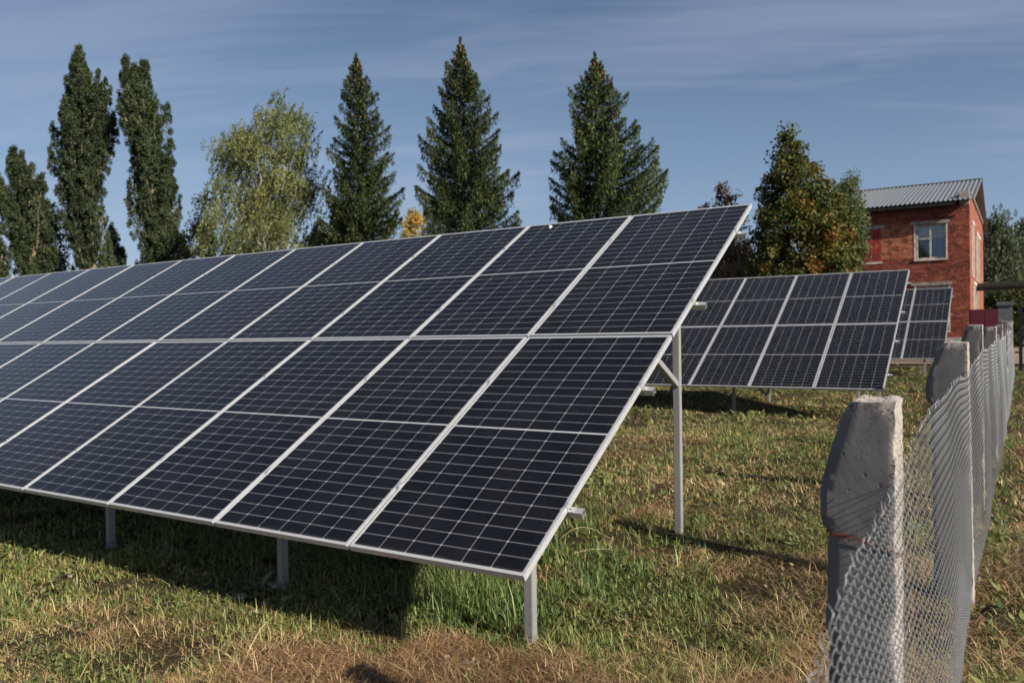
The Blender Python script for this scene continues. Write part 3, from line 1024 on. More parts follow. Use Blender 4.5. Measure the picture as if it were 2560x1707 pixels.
def building_window(x0, x1, z0, z1, curtain=True):
    fr = MB()
    yf = 0.07
    w_ = 0.07
    fr.box((x0 + 0.001, yf, z0 + 0.001), (x0 + w_, yf + 0.09, z1 - 0.001)).box((x1 - w_, yf, z0 + 0.001), (x1 - 0.001, yf + 0.09, z1 - 0.001))
    fr.box((x0 + w_, yf, z0 + 0.001), (x1 - w_, yf + 0.09, z0 + w_)).box((x0 + w_, yf, z1 - w_), (x1 - w_, yf + 0.09, z1 - 0.001))
    xm = (x0 + x1) / 2 - 0.02
    fr.box((xm - 0.035, yf - 0.01, z0 + w_), (xm + 0.035, yf + 0.08, z1 - w_))
    zm = z0 + (z1 - z0) * 0.60
    fr.box((x0 + w_, yf - 0.005, zm - 0.025), (xm - 0.036, yf + 0.075, zm + 0.025))
    w = fr.build('window', WOODW, bld, (0, 0, -ZG))
    pn = MB().box((x0 + w_, yf + 0.035, z0 + w_), (x1 - w_, yf + 0.041, z1 - w_)).build('pane', GLASS, w)
    MB().box((x0 + w_, yf + 0.12, zm), (x1 - w_, yf + 0.13, z1 - w_)).build('roller_blind', simple('pale_blind', (0.72, 0.66, 0.46), 0.9), w)
    cu_ = MB()
    n_ = 26
    for (a_, b_) in ((x0 + w_, x0 + w_ + 0.20), (xm + 0.09, x1 - w_)):
        pts = [(a_ + (b_ - a_) * k / n_, yf + 0.17 + 0.02 * math.sin(k * 1.9)) for k in range(n_ + 1)]
        for (p0, p1) in zip(pts[:-1], pts[1:]):
            cu_.add([(p0[0], p0[1], z0 + 0.05), (p1[0], p1[1], z0 + 0.05), (p1[0], p1[1], zm), (p0[0], p0[1], zm)], [(0, 1, 2, 3)])
    cu_.build('curtain', simple('grey_net_curtain', (0.34, 0.34, 0.38), 0.9), w)
    return w


m, N, out = new_mat('window_glass')
t = N.n('ShaderNodeTexCoord')
gl = N.n('ShaderNodeBsdfGlossy')
gl.inputs['Roughness'].default_value = 0.03
gl.inputs['Color'].default_value = (0.75, 0.85, 1, 1)
tp = N.n('ShaderNodeBsdfTransparent')
tp.inputs['Color'].default_value = (0.92, 0.92, 0.90, 1)
fz = N.n('ShaderNodeFresnel')
fz.inputs['IOR'].default_value = 1.6
mxs = N.n('ShaderNodeMixShader')
N.link(N.m('ADD', fz.outputs[0], 0.02), mxs.inputs[0])
N.link(tp.outputs[0], mxs.inputs[1])
N.link(gl.outputs[0], mxs.inputs[2])
N.link(mxs.outputs[0], out.inputs['Surface'])
GLASS = m
building_window(*WIN)
building_window(*LOW)
for (x0, x1, z0, z1) in (WIN, LOW):
    MB().box((x0 - 0.20, -0.035, z1 + 0.02), (x1 + 0.13, 0.0, z1 + 0.15)).build('lintel', LINTEL, bld, (0, 0, -ZG))
    MB().box((x0 - 0.075, -0.012, z0 - 0.0), (x0, 0.165, z1)).box((x1, -0.012, z0), (x1 + 0.06, 0.165, z1)).build('reveal', WHITEWALL, bld, (0, 0, -ZG))
    MB().box((x0 - 0.08, -0.055, z0 - 0.06), (x1 + 0.06, 0.165, z0 - 0.001)).build('sill', WHITEWALL, bld, (0, 0, -ZG))
MB().box((-4.6, -0.03, 6.00), (-2.89, -0.001, 6.14)).build('lintel', LINTEL, bld, (0, 0, -ZG))
MB().box((-4.4, -0.02, 4.52), (-3.0, -0.001, 4.60)).build('sill', WHITEWALL, bld, (0, 0, -ZG))
# side wall: tall boarded windows and a boarded door, facing right
for (y0, y1, z0, z1, nm, mt) in ((1.5, 3.0, 3.9, 6.1, 'side_window', WOODW), (5.2, 8.6, 3.9, 6.0, 'side_window', WOODW), (2.4, 6.6, 1.4, 3.6, 'boarded_door', WOODW)):
    fr = MB().box((XR + 0.001, y0, z0), (XR + 0.03, y1, z1))
    w = fr.build(nm, mt, bld, (0, 0, -ZG))
    MB().box((XR + 0.0, y0 - 0.12, z1 + 0.001), (XR + 0.06, y1 + 0.12, z1 + 0.13)).build('lintel', WHITEWALL, bld, (0, 0, -ZG))
    n_ = int((y1 - y0) / 0.5)
    for k in range(1, n_):
        yk = y0 + (y1 - y0) * k / n_
        MB().box((XR + 0.031, yk - 0.03, z0 + 0.02), (XR + 0.045, yk + 0.03, z1 - 0.02)).build('batten', BARK if k % 2 else WHITEWALL, w)
# low annex to the left
ann = empty('brick_annex', (-12.5, YB + 1.5, 0.47))
tag(ann, 'low red brick annex glimpsed between the thin brown tree and the orange green tree', 'building')
o = MB().box((-22, 1.5, 0.3), (XL - 0.02, 10, 5.0)).build('wall', BR_F, ann)
o.location = (12.5, -1.5, -0.47)
o = MB().box((-22.3, 1.2, 5.003), (XL - 0.02, 10.3, 5.2)).build('roof', ROOF, ann)
o.location = (12.5, -1.5, -0.47)
for xa in (-18.5, -14.2, -9.9):
    o = MB().box((xa, 1.455, 2.6), (xa + 1.3, 1.498, 4.2)).build('window', BLACKIN, ann)
    o.location = (12.5, -1.5, -0.47)
    o2 = MB().box((xa - 0.05, 1.42, 2.5), (xa + 1.35, 1.453, 2.58)).box((xa + 0.62, 1.43, 2.6), (xa + 0.68, 1.453, 4.2)).build('frame', WOODW, o)

# overhead rusty pipe leaving the building to the right, on two trestles
pipe = empty('overhead_pipe', (4.0, YB + 4.5, ZG))
tag(pipe, 'dark rusty overhead pipe running right from the brick building wall', 'pipe')
pts = [(XR - 4.0 - 0.1 + k * 1.2, 0.02 * math.sin(k), 3.10 + 0.03 * math.sin(k * 0.9)) for k in range(22)]
MB().tube(pts, [0.17 + 0.02 * math.sin(k * 2.3) for k in range(22)], 12).build('pipe_run', DARKSTEEL, pipe)
for k, xk in enumerate((8.5, 16.5)):
    MB().box((xk - 0.06, -0.06, 0), (xk + 0.06, 0.06, 2.92)).build('pipe_support', DARKSTEEL, pipe)
# maroon sheet metal box by the corner
cb = empty('metal_cabinet', (0.95, 31.2, 0.42))
tag(cb, 'maroon sheet metal cabinet by the right corner of the brick building', 'cabinet')
MB().box((-0.62, -0.25, 0.95), (0.36, 0.25, 2.00)).build('body', MAROON, cb, bevel=0.01)
for sx in (-0.57, 0.29):
    MB().box((sx, -0.04, 0), (sx + 0.06, 0.04, 0.949)).build('leg', DARKSTEEL, cb)
MB().box((-0.58, -0.262, 0.99), (-0.14, -0.251, 1.96)).build('door', MAROON, cb)
MB().box((-0.12, -0.262, 0.99), (0.32, -0.251, 1.96)).build('door', MAROON, cb)
# gate pillar and black gate at the far end of the fence
gp = MB().box((-0.20, -0.15, 0), (0.20, 0.15, 2.10)).box((-0.24, -0.19, 2.101), (0.24, 0.19, 2.24)).build('gate_pillar', simple('dark_concrete', (0.12, 0.125, 0.135), 0.9, 0, 0.2), None, (1.52, 27.4, 0.34), bevel=0.01)
tag(gp, 'dark square concrete gate pillar at the far end of the fence', 'pillar')
gt = empty('metal_gate', (3.2, 27.6, 0.36))
tag(gt, 'thin black metal gate frame standing open to the right of the dark pillar', 'gate')
for xk in (-1.26, 1.2):
    MB().box((xk - 0.05, -0.05, 0), (xk + 0.05, 0.05, 2.02)).build('gate_post', BLACKPAINT, gt, bevel=0.006)
MB().box((-1.42, -0.02, 1.78), (-1.312, 0.02, 1.83)).build('top_rail', BLACKPAINT, gt)
MB().box((-1.42, -0.02, 0.55), (-1.312, 0.02, 0.60)).build('lower_rail', BLACKPAINT, gt)

# ------------------------------------------------------------------ trees
RIGHT = CAM_R[0] * np.array([1, 1, 0])
RIGHT = RIGHT / np.linalg.norm(RIGHT)
FWD = np.array([-RIGHT[1], RIGHT[0], 0.0])


def quads(cen, size, asp, rng, axis=None, spread=1.0):
    """leaf quads round centres; axis (n,3) gives a preferred long direction"""
    n = len(cen)
    a_ = rng.normal(size=(n, 3))
    if axis is not None:
        a_ = axis + a_ * spread
    a_ /= np.linalg.norm(a_, axis=1, keepdims=True) + 1e-9
    b_ = rng.normal(size=(n, 3))
    b_ -= (b_ * a_).sum(1, keepdims=True) * a_
    b_ /= np.linalg.norm(b_, axis=1, keepdims=True) + 1e-9
    L_ = size * rng.uniform(0.6, 1.35, (n, 1))
    w_ = L_ * asp
    V_ = np.stack([cen - a_ * L_ * 0.5, cen + b_ * w_ * 0.5 + a_ * L_ * 0.05, cen + a_ * L_ * 0.5, cen - b_ * w_ * 0.5 + a_ * L_ * 0.05], 1)
    F_ = np.arange(n * 4).reshape(n, 4)
    return V_.reshape(-1, 3), F_


def leafmesh(name, cen, cols, size, asp, rng, mat, parent, axis=None, spread=1.0):
    V_, F_ = quads(cen, size, asp, rng, axis, spread)
    C_ = np.repeat(cols, 4, axis=0)
    o_ = link_mesh(name, np_mesh(name, V_ - np.array(parent.location), F_, C_), mat, parent)
    return o_


def pick_cols(n, pal, w_, rng, jitter=0.25):
    pal = np.array(pal)
    k = rng.choice(len(pal), size=n, p=np.array(w_) / sum(w_))
    c_ = pal[k] * rng.uniform(1 - jitter, 1 + jitter, (n, 1))
    return np.clip(c_, 0.002, 1)


def profile_fn(prof, depth):
    """silhouette rows (py, left, right) -> centre offset and radius by height"""
    zs_, cs_, rs_ = [], [], []
    for py, l_, r_ in prof:
        pl, pr = at(l_, py, depth), at(r_, py, depth)
        zs_.append((pl[2] + pr[2]) / 2)
        cs_.append((pl + pr) / 2)
        rs_.append(np.linalg.norm((pr - pl)[:2]) / 2)
    o_ = np.argsort(zs_)
    zs_, cs_, rs_ = np.array(zs_)[o_], np.array(cs_)[o_], np.array(rs_)[o_]
    return zs_, cs_, rs_


def limb_path(p0, p1, k, rng, sag=0.0, wob=0.05):
    p0, p1 = np.asarray(p0, float), np.asarray(p1, float)
    f_ = np.linspace(0, 1, k)[:, None]
    L_ = np.linalg.norm(p1 - p0)
    pts_ = p0 + (p1 - p0) * f_ + np.array([0, 0, 1.0]) * (sag * L_ * np.sin(f_ * np.pi))
    pts_[1:-1] += rng.normal(0, wob * L_ / k, (k - 2, 3))
    return pts_


def broad_tree(name, label, cat, group, prof, depth, pal, wts, seed, n_cl, per, leaf, asp=0.7, cr=0.55, vert=1.0, bark=BARK,
               limbs=40, droop=None, mat=None, trunk_r=0.18, base_z=None, shell=0.45, lean_axis=None, limb_r=0.035, asc=0.35, depth_k=0.85, gap=0.0):
    rng = np.random.RandomState(seed)
    zs_, cs_, rs_ = profile_fn(prof, depth)
    gc = cs_[0]
    gzb = 0.0135 * min(gc[1], 45)
    root = empty(name, (float(gc[0]), float(gc[1]), gzb))
    tag(root, label, cat, group)
    H_ = zs_[-1]
    zlow = base_z if base_z is not None else gzb + 0.8
    rz = lambda z_: np.interp(z_, zs_, rs_)
    cx = lambda z_: np.stack([np.interp(z_, zs_, cs_[:, k]) for k in range(3)], -1)
    # clusters
    w_z = np.linspace(zlow, H_, 400)
    dens = np.maximum(rz(w_z), 0.15) ** 1.2
    zc = rng.choice(w_z, n_cl, p=dens / dens.sum())
    rad = rng.uniform(0, 1, n_cl) ** shell
    th = rng.uniform(0, 2 * np.pi, n_cl)
    R_ = np.maximum(rz(zc) - cr * 0.55, 0.05)
    c0 = cx(zc)
    cen = c0 + RIGHT * (R_ * rad * np.cos(th))[:, None] + FWD * (R_ * rad * np.sin(th) * depth_k)[:, None]
    cen[:, 2] = zc
    if gap > 0:
        keep = np.array([noise.noise(Vector(c_) * 0.55 + Vector((seed, 0, 0))) for c_ in cen]) > -0.5 + gap
        cen, zc, rad = cen[keep], zc[keep], rad[keep]
    n_ = len(cen)
    # leaves
    pts_ = np.repeat(cen, per, 0)
    off_ = rng.normal(size=(len(pts_), 3))
    off_ /= np.linalg.norm(off_, axis=1, keepdims=True)
    off_ *= (rng.uniform(0, 1, (len(pts_), 1)) ** 0.45) * cr * np.repeat(rng.uniform(0.55, 1.15, n_), per)[:, None]
    off_[:, 2] *= vert
    ax = None
    if droop is not None:
        # hanging strands blown sideways
        k_ = 7
        st = rng.uniform(0, 1, (n_, per))
        sid = rng.randint(0, k_, (n_, per))
        so_ = rng.normal(0, cr * 0.55, (n_, k_, 3))
        so_[:, :, 2] *= 0.6
        o3 = np.take_along_axis(so_, sid[:, :, None].repeat(3, 2), 1)
        dl = rng.uniform(0.6, 1.6, (n_, k_)) * droop[3]
        dlt = np.take_along_axis(dl, sid, 1)
        dv_ = np.array(droop[:3])
        path = st[:, :, None] * dlt[:, :, None] * dv_ * np.array([1, 1, 1])
        path[:, :, 2] -= (st ** 2) * dlt * 0.35
        off_ = (o3 + path + rng.normal(0, 0.05, (n_, per, 3))).reshape(-1, 3)
        ax = np.tile(dv_ + np.array([0, 0, -0.4]), (len(pts_), 1))
    pts_ = pts_ + off_
    ccl = pick_cols(n_, pal, wts, rng, 0.22)
    cols = np.repeat(ccl, per, 0) * 0.62 + pick_cols(len(pts_), pal, wts, rng, 0.35) * 0.38
    leafmesh('crown', pts_, cols, leaf, asp, rng, mat or LEAF, root, ax, 0.45 if droop is not None else 1.0)
    # trunk and limbs
    mb = MB()
    tz = np.linspace(gzb - 0.2, H_ - 0.12 * (H_ - gzb), 12)
    tc_ = cx(np.maximum(tz, zs_[0]))
    tc_[:, 2] = tz
    tc_[:, :2] += rng.normal(0, 0.05, (12, 2))
    tr_ = trunk_r * (1 - np.linspace(0, 0.93, 12))
    mb.tube([tuple(p_ - np.array(root.location)) for p_ in tc_], list(tr_), 8)
    mb.build('trunk', bark, root, smooth=True)
    lb = MB()
    order = rng.permutation(n_)[:limbs]
    for k in order:
        tgt = cen[k]
        horiz = np.linalg.norm((tgt - cx(np.array([tgt[2]]))[0])[:2])
        zb = max(gzb + 1.0, tgt[2] - horiz * rng.uniform(0.6, 1.4) - asc * (H_ - gzb) * 0.3)
        p0 = np.array([np.interp(zb, tz, tc_[:, j]) for j in range(3)])
        pp = limb_path(p0, tgt, 7, rng, -0.06, 0.25)
        lb.tube([tuple(p_ - np.array(root.location)) for p_ in pp], list(limb_r * np.linspace(1.6, 0.3, 7)), 5)
    lb.build('limbs', bark, root, smooth=True)
    return root


def S(rows, k=1.0884):
    return [(y * k, l_ * k, r_ * k) for y, l_, r_ in rows]


def poplar(label, prof, depth, seed, n_limb=75, tips=()):
    """Lombardy poplar: steep limbs hugging the trunk, each a flame of leaves"""
    rng = np.random.RandomState(seed)
    zs_, cs_, rs_ = profile_fn(prof, depth)
    gc = cs_[0]
    gzb = 0.0135 * min(gc[1], 45)
    root = empty('poplar_tree', (float(gc[0]), float(gc[1]), gzb))
    tag(root, label, 'tree', 'tall narrow poplars at the left')
    H_ = zs_[-1]
    L0 = np.array(root.location)
    rz = lambda z_: np.interp(z_, zs_, rs_)
    cx = lambda z_: np.array([np.interp(z_, zs_, cs_[:, 0]), np.interp(z_, zs_, cs_[:, 1]), z_])
    allp, allax, allc = [], [], []
    lb = MB()
    pal = [(0.024, 0.038, 0.015), (0.042, 0.062, 0.024), (0.075, 0.10, 0.044), (0.12, 0.14, 0.072)]
    tips = [at(tx_ * 1.0884, ty_ * 1.0884, depth) for tx_, ty_ in tips]
    for k in range(n_limb + len(tips)):
        z1 = gzb + 1.6 + (H_ - gzb - 1.6) * (k + rng.uniform()) / n_limb
        if k >= n_limb - 2:
            z1 = H_ - 0.25 * (n_limb - 1 - k)
        L_ = rng.uniform(2.0, 4.2) * (0.6 + 0.4 * min(1, (H_ - z1) / 6 + 0.3))
        th = rng.uniform(0, 2 * np.pi)
        zmid = z1 - L_ * 0.45
        f_ = rng.uniform(0.35, 1.0) if k < n_limb - 4 else rng.uniform(0, 0.3)
        R_ = max(0.0, rz(z1 - 0.5) - 0.12) * f_
        out_ = RIGHT * math.cos(th) + FWD * math.sin(th) * 0.9
        pend = cx(z1) + out_ * R_
        if k >= n_limb:
            pend = tips[k - n_limb]
            z1 = pend[2]
            L_ = 3.6
            R_ = 0.8 * float(np.dot(pend - cx(z1), RIGHT))
            out_, zmid = RIGHT, z1 - 1.9
        pst = cx(max(gzb + 0.5, z1 - L_)) + out_ * R_ * 0.25
        pm = cx(zmid) + out_ * R_ * 0.92
        tt = np.linspace(0, 1, 9)[:, None]
        path = (1 - tt) ** 2 * pst + 2 * (1 - tt) * tt * pm + tt ** 2 * pend
        lb.tube([tuple(p_ - L0) for p_ in path], list(0.05 * np.linspace(1.3, 0.25, 9)), 5)
        n_ = int(720 * L_)
        u_ = rng.uniform(0.12, 1.0, n_)
        base_ = np.stack([np.interp(u_, tt[:, 0], path[:, j]) for j in range(3)], 1)
        wdt = 0.50 * np.sin(np.clip(u_, 0, 1) * np.pi * 0.80 + 0.45) * (0.75 + 0.25 * rng.uniform())
        o_ = rng.normal(size=(n_, 3))
        o_ /= np.linalg.norm(o_, axis=1, keepdims=True)
        # bunches, not an even cloud
        bun = rng.randint(0, 30, n_)
        bo = rng.normal(0, 1, (30, 3))
        bo /= np.linalg.norm(bo, axis=1, keepdims=True)
        bu = np.linspace(0.12, 1, 30)
        bb = np.stack([np.interp(bu[bun], tt[:, 0], path[:, j]) for j in range(3)], 1)
        wb = 0.42 * np.sin(bu[bun] * np.pi * 0.8 + 0.45)
        cen = np.where(rng.uniform(size=(n_, 1)) < 0.75, bb + bo[bun] * wb[:, None] * 1.12 + o_ * np.array([0.15, 0.15, 0.24]) * rng.uniform(0.1, 1, (n_, 1)) ** 0.7, base_ + o_ * (wdt * rng.uniform(0.3, 1, n_))[:, None])
        allp.append(cen)
        cl = pick_cols(1, pal, [3, 4, 3, 1], rng, 0.15)[0]
        allc.append(0.5 * cl + 0.5 * pick_cols(n_, pal, [3, 3.5, 3, 2.5], rng, 0.35))
    cen = np.concatenate(allp)
    leafmesh('crown', cen, np.concatenate(allc), 0.102, 0.75, rng, LEAF, root)
    mb = MB()
    tz = np.linspace(gzb - 0.2, H_ - 1.0, 12)
    tcs = [cx(max(z_, zs_[0])) for z_ in tz]
    mb.tube([(p_[0] - L0[0] + rng.normal(0, .04), p_[1] - L0[1], z_ - L0[2]) for p_, z_ in zip(tcs, tz)], list(0.30 * np.linspace(1, 0.1, 12)), 8)
    mb.build('trunk', BARKP, root, smooth=True)
    lb.build('limbs', BARKP, root, smooth=True)
    return root


def spruce(label, axis_px, rows, depth, seed, tipd=0.0, col_k=1.0, lean=0.0):
    rng = np.random.RandomState(seed)
    prof = S(rows)
    zs_, cs_, rs_ = profile_fn(prof, depth)
    rows_ = sorted([(at(axis_px * 1.0884, y, depth)[2],
                     (axis_px * 1.0884 - l_) / FPX * depth, (r_ - axis_px * 1.0884) / FPX * depth) for y, l_, r_ in prof])
    zz_ = np.array([r[0] for r in rows_])
    Lr = np.array([r[1] for r in rows_])
    Rr = np.array([r[2] for r in rows_])
    ax0 = at(axis_px * 1.0884, 820, depth)
    gzb = 0.0135 * min(ax0[1], 45)
    root = empty('spruce_tree', (float(ax0[0]), float(ax0[1]), gzb))
    tag(root, label, 'tree', 'three tall cone bearing spruces')
    H_ = zz_[-1]
    P_, A_, C_, T_ = [], [], [], []
    br = MB()
    cones = MB()
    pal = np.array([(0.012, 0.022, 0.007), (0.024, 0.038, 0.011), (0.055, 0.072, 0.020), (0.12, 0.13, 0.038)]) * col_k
    z_ = gzb + 1.2
    top = H_
    while z_ < top - 0.25:
        fr = (z_ - gzb) / (top - gzb)
        nb = 7 if fr < 0.75 else 5
        th0 = rng.uniform(0, 6.28)
        for b_ in range(nb):
            th = th0 + b_ * 2 * np.pi / nb + rng.uniform(-0.25, 0.25)
            cr_ = math.cos(th)
            env = np.interp(z_, zz_, Rr if cr_ > 0 else Lr)
            envo = np.interp(z_, zz_, (Rr + Lr) / 2)
            e_ = abs(cr_) ** 0.6 * env + (1 - abs(cr_) ** 0.6) * envo
            rise = -0.16 + 0.75 * max(0, fr - 0.25)
            e2 = np.interp(z_ + e_ * (rise + 0.30), zz_, Rr if cr_ > 0 else Lr) * abs(cr_) ** 0.6 + (1 - abs(cr_) ** 0.6) * np.interp(z_ + e_ * (rise + 0.30), zz_, (Rr + Lr) / 2)
            L_ = max(0.10, 0.5 * (e_ + e2) * rng.uniform(0.66, 1.14)) if fr < 0.6 else max(0.10, e2 * rng.uniform(0.6, 1.25))
            out_ = RIGHT * math.cos(th) + FWD * math.sin(th)
            # droops then lifts at the tip; upper branches rise
            rise = -0.16 + 0.75 * max(0, fr - 0.25)
            k = 9
            f_ = np.linspace(0, 1, k)
            zz2 = z_ + L_ * (rise * f_ + 0.34 * f_ ** 2.4)
            path = np.array([root.location.x, root.location.y, 0.0]) + out_ * (f_ * L_)[:, None]
            path[:, 2] = zz2
            side = np.cross(out_, [0, 0, 1.0])
            path += side * (rng.normal(0, 0.05) * L_ * f_ ** 2)[:, None]
            br.tube([tuple(p_ - np.array(root.location)) for p_ in path], list(np.linspace(0.028, 0.006, k) * (0.5 + L_ / 3)), 4, caps=False)
            n_ = int(190 * L_ ** 1.35) + 18
            u_ = rng.uniform(0.05, 1.0, n_) ** 0.8
            pb = np.stack([np.interp(u_, f_, path[:, j]) for j in range(3)], 1)
            # side twigs within a flat fan, and hanging branchlets
            wfan = 0.34 * L_ * (1 - u_) ** 0.7 * (u_ ** 0.3) + 0.05
            s_ = rng.uniform(-1, 1, n_)
            hang = rng.uniform(size=n_) < 0.50
            hl = rng.uniform(0.02, 1.0, n_) ** 1.3 * (0.10 + 0.20 * L_)
            cen = pb + side * (s_ * wfan)[:, None] + out_ * (np.abs(s_) * wfan * 0.55)[:, None] + rng.normal(0, 0.03, (n_, 3))
            cen[:, 2] += 0.03 - np.abs(s_) * wfan * 0.18 - np.where(hang, hl, 0)
            over = ((cen - np.array([root.location.x, root.location.y, 0])) @ out_) > L_ * 1.02
            cen[over] -= out_ * 0.12
            axd = np.where(hang[:, None], np.array([0, 0, -1.0]) + 0.25 * out_, out_ + side * s_[:, None] * 0.8)
            P_.append(cen)
            A_.append(axd)
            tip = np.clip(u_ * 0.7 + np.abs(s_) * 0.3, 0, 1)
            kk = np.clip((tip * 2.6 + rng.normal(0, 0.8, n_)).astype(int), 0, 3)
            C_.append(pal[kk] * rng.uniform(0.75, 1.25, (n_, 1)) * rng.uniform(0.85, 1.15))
            pcone = 0.62 if fr > 0.74 else (0.18 if fr > 0.35 else 0.04)
            for _ in range(2 if fr > 0.78 else 1):
                if rng.uniform() < pcone:
                    uc = rng.uniform(0.55, 1.0)
                    pc_ = np.array([np.interp(uc, f_, path[:, j]) for j in range(3)]) - np.array(root.location) + rng.normal(0, 0.05, 3)
                    l2 = rng.uniform(0.10, 0.17)
                    cones.tube([tuple(pc_), tuple(pc_ - [0, 0, l2 * .35]), tuple(pc_ - [0, 0, l2 * .75]), tuple(pc_ - [0, 0, l2])], [0.012, 0.030, 0.026, 0.006], 6)
        z_ += rng.uniform(0.30, 0.46) * (0.62 if fr > 0.8 else 1.0)
    # leader
    n_ = 160
    u_ = rng.uniform(0, 1, n_)
    cen = np.array([root.location.x, root.location.y, 0.0]) + rng.normal(0, 0.035, (n_, 3))
    cen[:, 2] = top - 0.9 + u_ * 0.95
    P_.append(cen)
    A_.append(np.tile([0, 0, 1.0], (n_, 1)))
    C_.append(pal[rng.randint(0, 3, n_)])
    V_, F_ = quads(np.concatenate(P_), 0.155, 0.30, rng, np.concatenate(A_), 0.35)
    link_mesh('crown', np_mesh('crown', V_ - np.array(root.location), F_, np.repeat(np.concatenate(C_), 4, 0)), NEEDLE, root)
    MB().tube([(0, 0, -0.2), (0.03, 0, 3), (0, 0.02, (top - gzb) * 0.6), (0, 0, top - gzb)], [0.24, 0.19, 0.09, 0.012], 8).build('trunk', BARK, root, smooth=True)
    br.build('branches', BARK, root, fix=False)
    tag(cones.build('cones', CONEM, root, smooth=True), None, None, None, 'stuff')
    return root


poplar('short dark poplar leaning out of the left edge', S([(340, 22, 48), (375, 5, 68), (400, -5, 90), (450, -8, 108), (500, 8, 112), (560, 20, 125), (620, 28, 140), (760, 30, 140)]), 46, 11, 60, [(48, 352), (22, 362), (95, 402), (108, 470)])
poplar('dark sliver of poplar cut by the left picture edge', S([(478, -40, -5), (520, -60, 12), (580, -60, 25), (650, -60, 30), (760, -60, 30)]), 44, 12, 30)
poplar('tallest broad poplar with bare pale trunk forks showing low down', S([(108, 172, 190), (135, 155, 205), (160, 150, 215), (200, 145, 235), (250, 140, 255), (300, 116, 268), (340, 108, 268), (400, 116, 266), (450, 124, 268), (500, 130, 270), (550, 135, 284), (612, 140, 290), (760, 150, 290)]), 50, 13, 95, [(182, 124), (150, 180), (225, 165), (240, 185), (252, 205), (118, 285), (112, 345), (262, 275), (268, 300), (145, 235)])
poplar('slim poplar with a forked double tip, second from the birch', S([(150, 285, 345), (165, 272, 356), (200, 270, 366), (250, 274, 384), (300, 278, 388), (350, 284, 396), (400, 288, 402), (450, 292, 412), (500, 298, 418), (560, 300, 425), (605, 300, 430), (760, 300, 430)]), 49, 14, 88, [(284, 131), (290, 133), (328, 139), (334, 143), (275, 170), (278, 232), (282, 255), (384, 240), (392, 320)])

GRN = [(0.040, 0.062, 0.018), (0.065, 0.090, 0.028), (0.105, 0.125, 0.038), (0.17, 0.155, 0.040)]
broad_tree('birch_tree', 'wide yellow green birch with white limbs and windblown hanging twigs', 'tree', None,
           S([(205, 622, 655), (225, 600, 680), (260, 556, 712), (300, 500, 730), (340, 484, 750), (380, 500, 760), (420, 480, 765), (460, 452, 775), (500, 446, 782), (550, 456, 790), (600, 460, 790), (760, 480, 780)]),
           42, [(0.060, 0.076, 0.024), (0.115, 0.135, 0.042), (0.21, 0.22, 0.075), (0.28, 0.23, 0.06)], [3.5, 4.5, 3.5, 0.3], 21, 640, 190, 0.12, 0.55,
           cr=0.55, gap=0.20, bark=BARKB, limbs=110, droop=(-RIGHT[0] * 0.35, -RIGHT[1] * 0.35, -0.62, 0.85), trunk_r=0.17, limb_r=0.030, shell=0.5)
spruce('left spruce beside the birch, long drooping branch low on its right', 828,
       [(128, 826, 830), (150, 815, 842), (200, 796, 868), (260, 787, 883), (300, 778, 892), (350, 772, 896), (400, 764, 925), (430, 766, 905), (460, 752, 948), (520, 745, 950), (560, 742, 940), (760, 735, 930)], 40, 31)
spruce('middle spruce, the tallest, with brown cones round its tip', 1067,
       [(90, 1065, 1069), (120, 1050, 1085), (150, 1036, 1102), (200, 1018, 1132), (250, 1006, 1142), (300, 990, 1158), (350, 984, 1164), (400, 978, 1182), (450, 968, 1192), (500, 958, 1210), (560, 950, 1215), (760, 950, 1210)], 39, 32)
spruce('right spruce standing alone with open upswept branches on its right', 1375,
       [(125, 1373, 1377), (150, 1350, 1396), (170, 1338, 1402), (200, 1318, 1432), (250, 1300, 1446), (300, 1300, 1466), (350, 1290, 1498), (400, 1278, 1528), (450, 1268, 1545), (500, 1270, 1548), (560, 1262, 1550), (760, 1262, 1545)], 37, 33, 0, 1.25)
broad_tree('bush', 'olive and rusty bush between the slim poplar and the birch', 'bush', None,
           S([(462, 440, 475), (490, 420, 500), (530, 408, 520), (620, 400, 530), (760, 400, 530)]), 47,
           [(0.05, 0.06, 0.02), (0.09, 0.09, 0.03), (0.17, 0.11, 0.035), (0.10, 0.11, 0.04)], [3, 4, 2, 3], 41, 110, 130, 0.13, 0.7, cr=0.6, limbs=20, trunk_r=0.12)
broad_tree('bush', 'bright yellow autumn bush between left and middle spruces', 'bush', None,
           S([(478, 935, 965), (500, 918, 985), (540, 905, 1000), (600, 900, 1005), (760, 900, 1005)]), 60,
           [(0.42, 0.26, 0.04), (0.34, 0.24, 0.05), (0.14, 0.15, 0.04), (0.48, 0.25, 0.03)], [4, 3, 2, 2], 42, 100, 110, 0.17, 0.8, cr=0.7, limbs=14, trunk_r=0.12)
broad_tree('dark_tree', 'dark green tree filling the gap behind the short poplar and tallest poplar', 'tree', None,
           S([(470, 90, 130), (520, 70, 150), (580, 50, 160), (760, 50, 160)]), 56,
           [(0.022, 0.036, 0.014), (0.035, 0.052, 0.02)], [1, 1], 43, 110, 130, 0.16, 0.8, cr=0.8, limbs=14, trunk_r=0.14)
broad_tree('dark_tree', 'dark green tree low behind the left spruce and the birch', 'tree', None,
           S([(455, 765, 800), (490, 740, 830), (540, 720, 860), (760, 700, 880)]), 55,
           [(0.022, 0.036, 0.014), (0.045, 0.062, 0.022), (0.12, 0.11, 0.03)], [3, 3, 0.6], 44, 130, 130, 0.16, 0.8, cr=0.8, limbs=14, trunk_r=0.14)
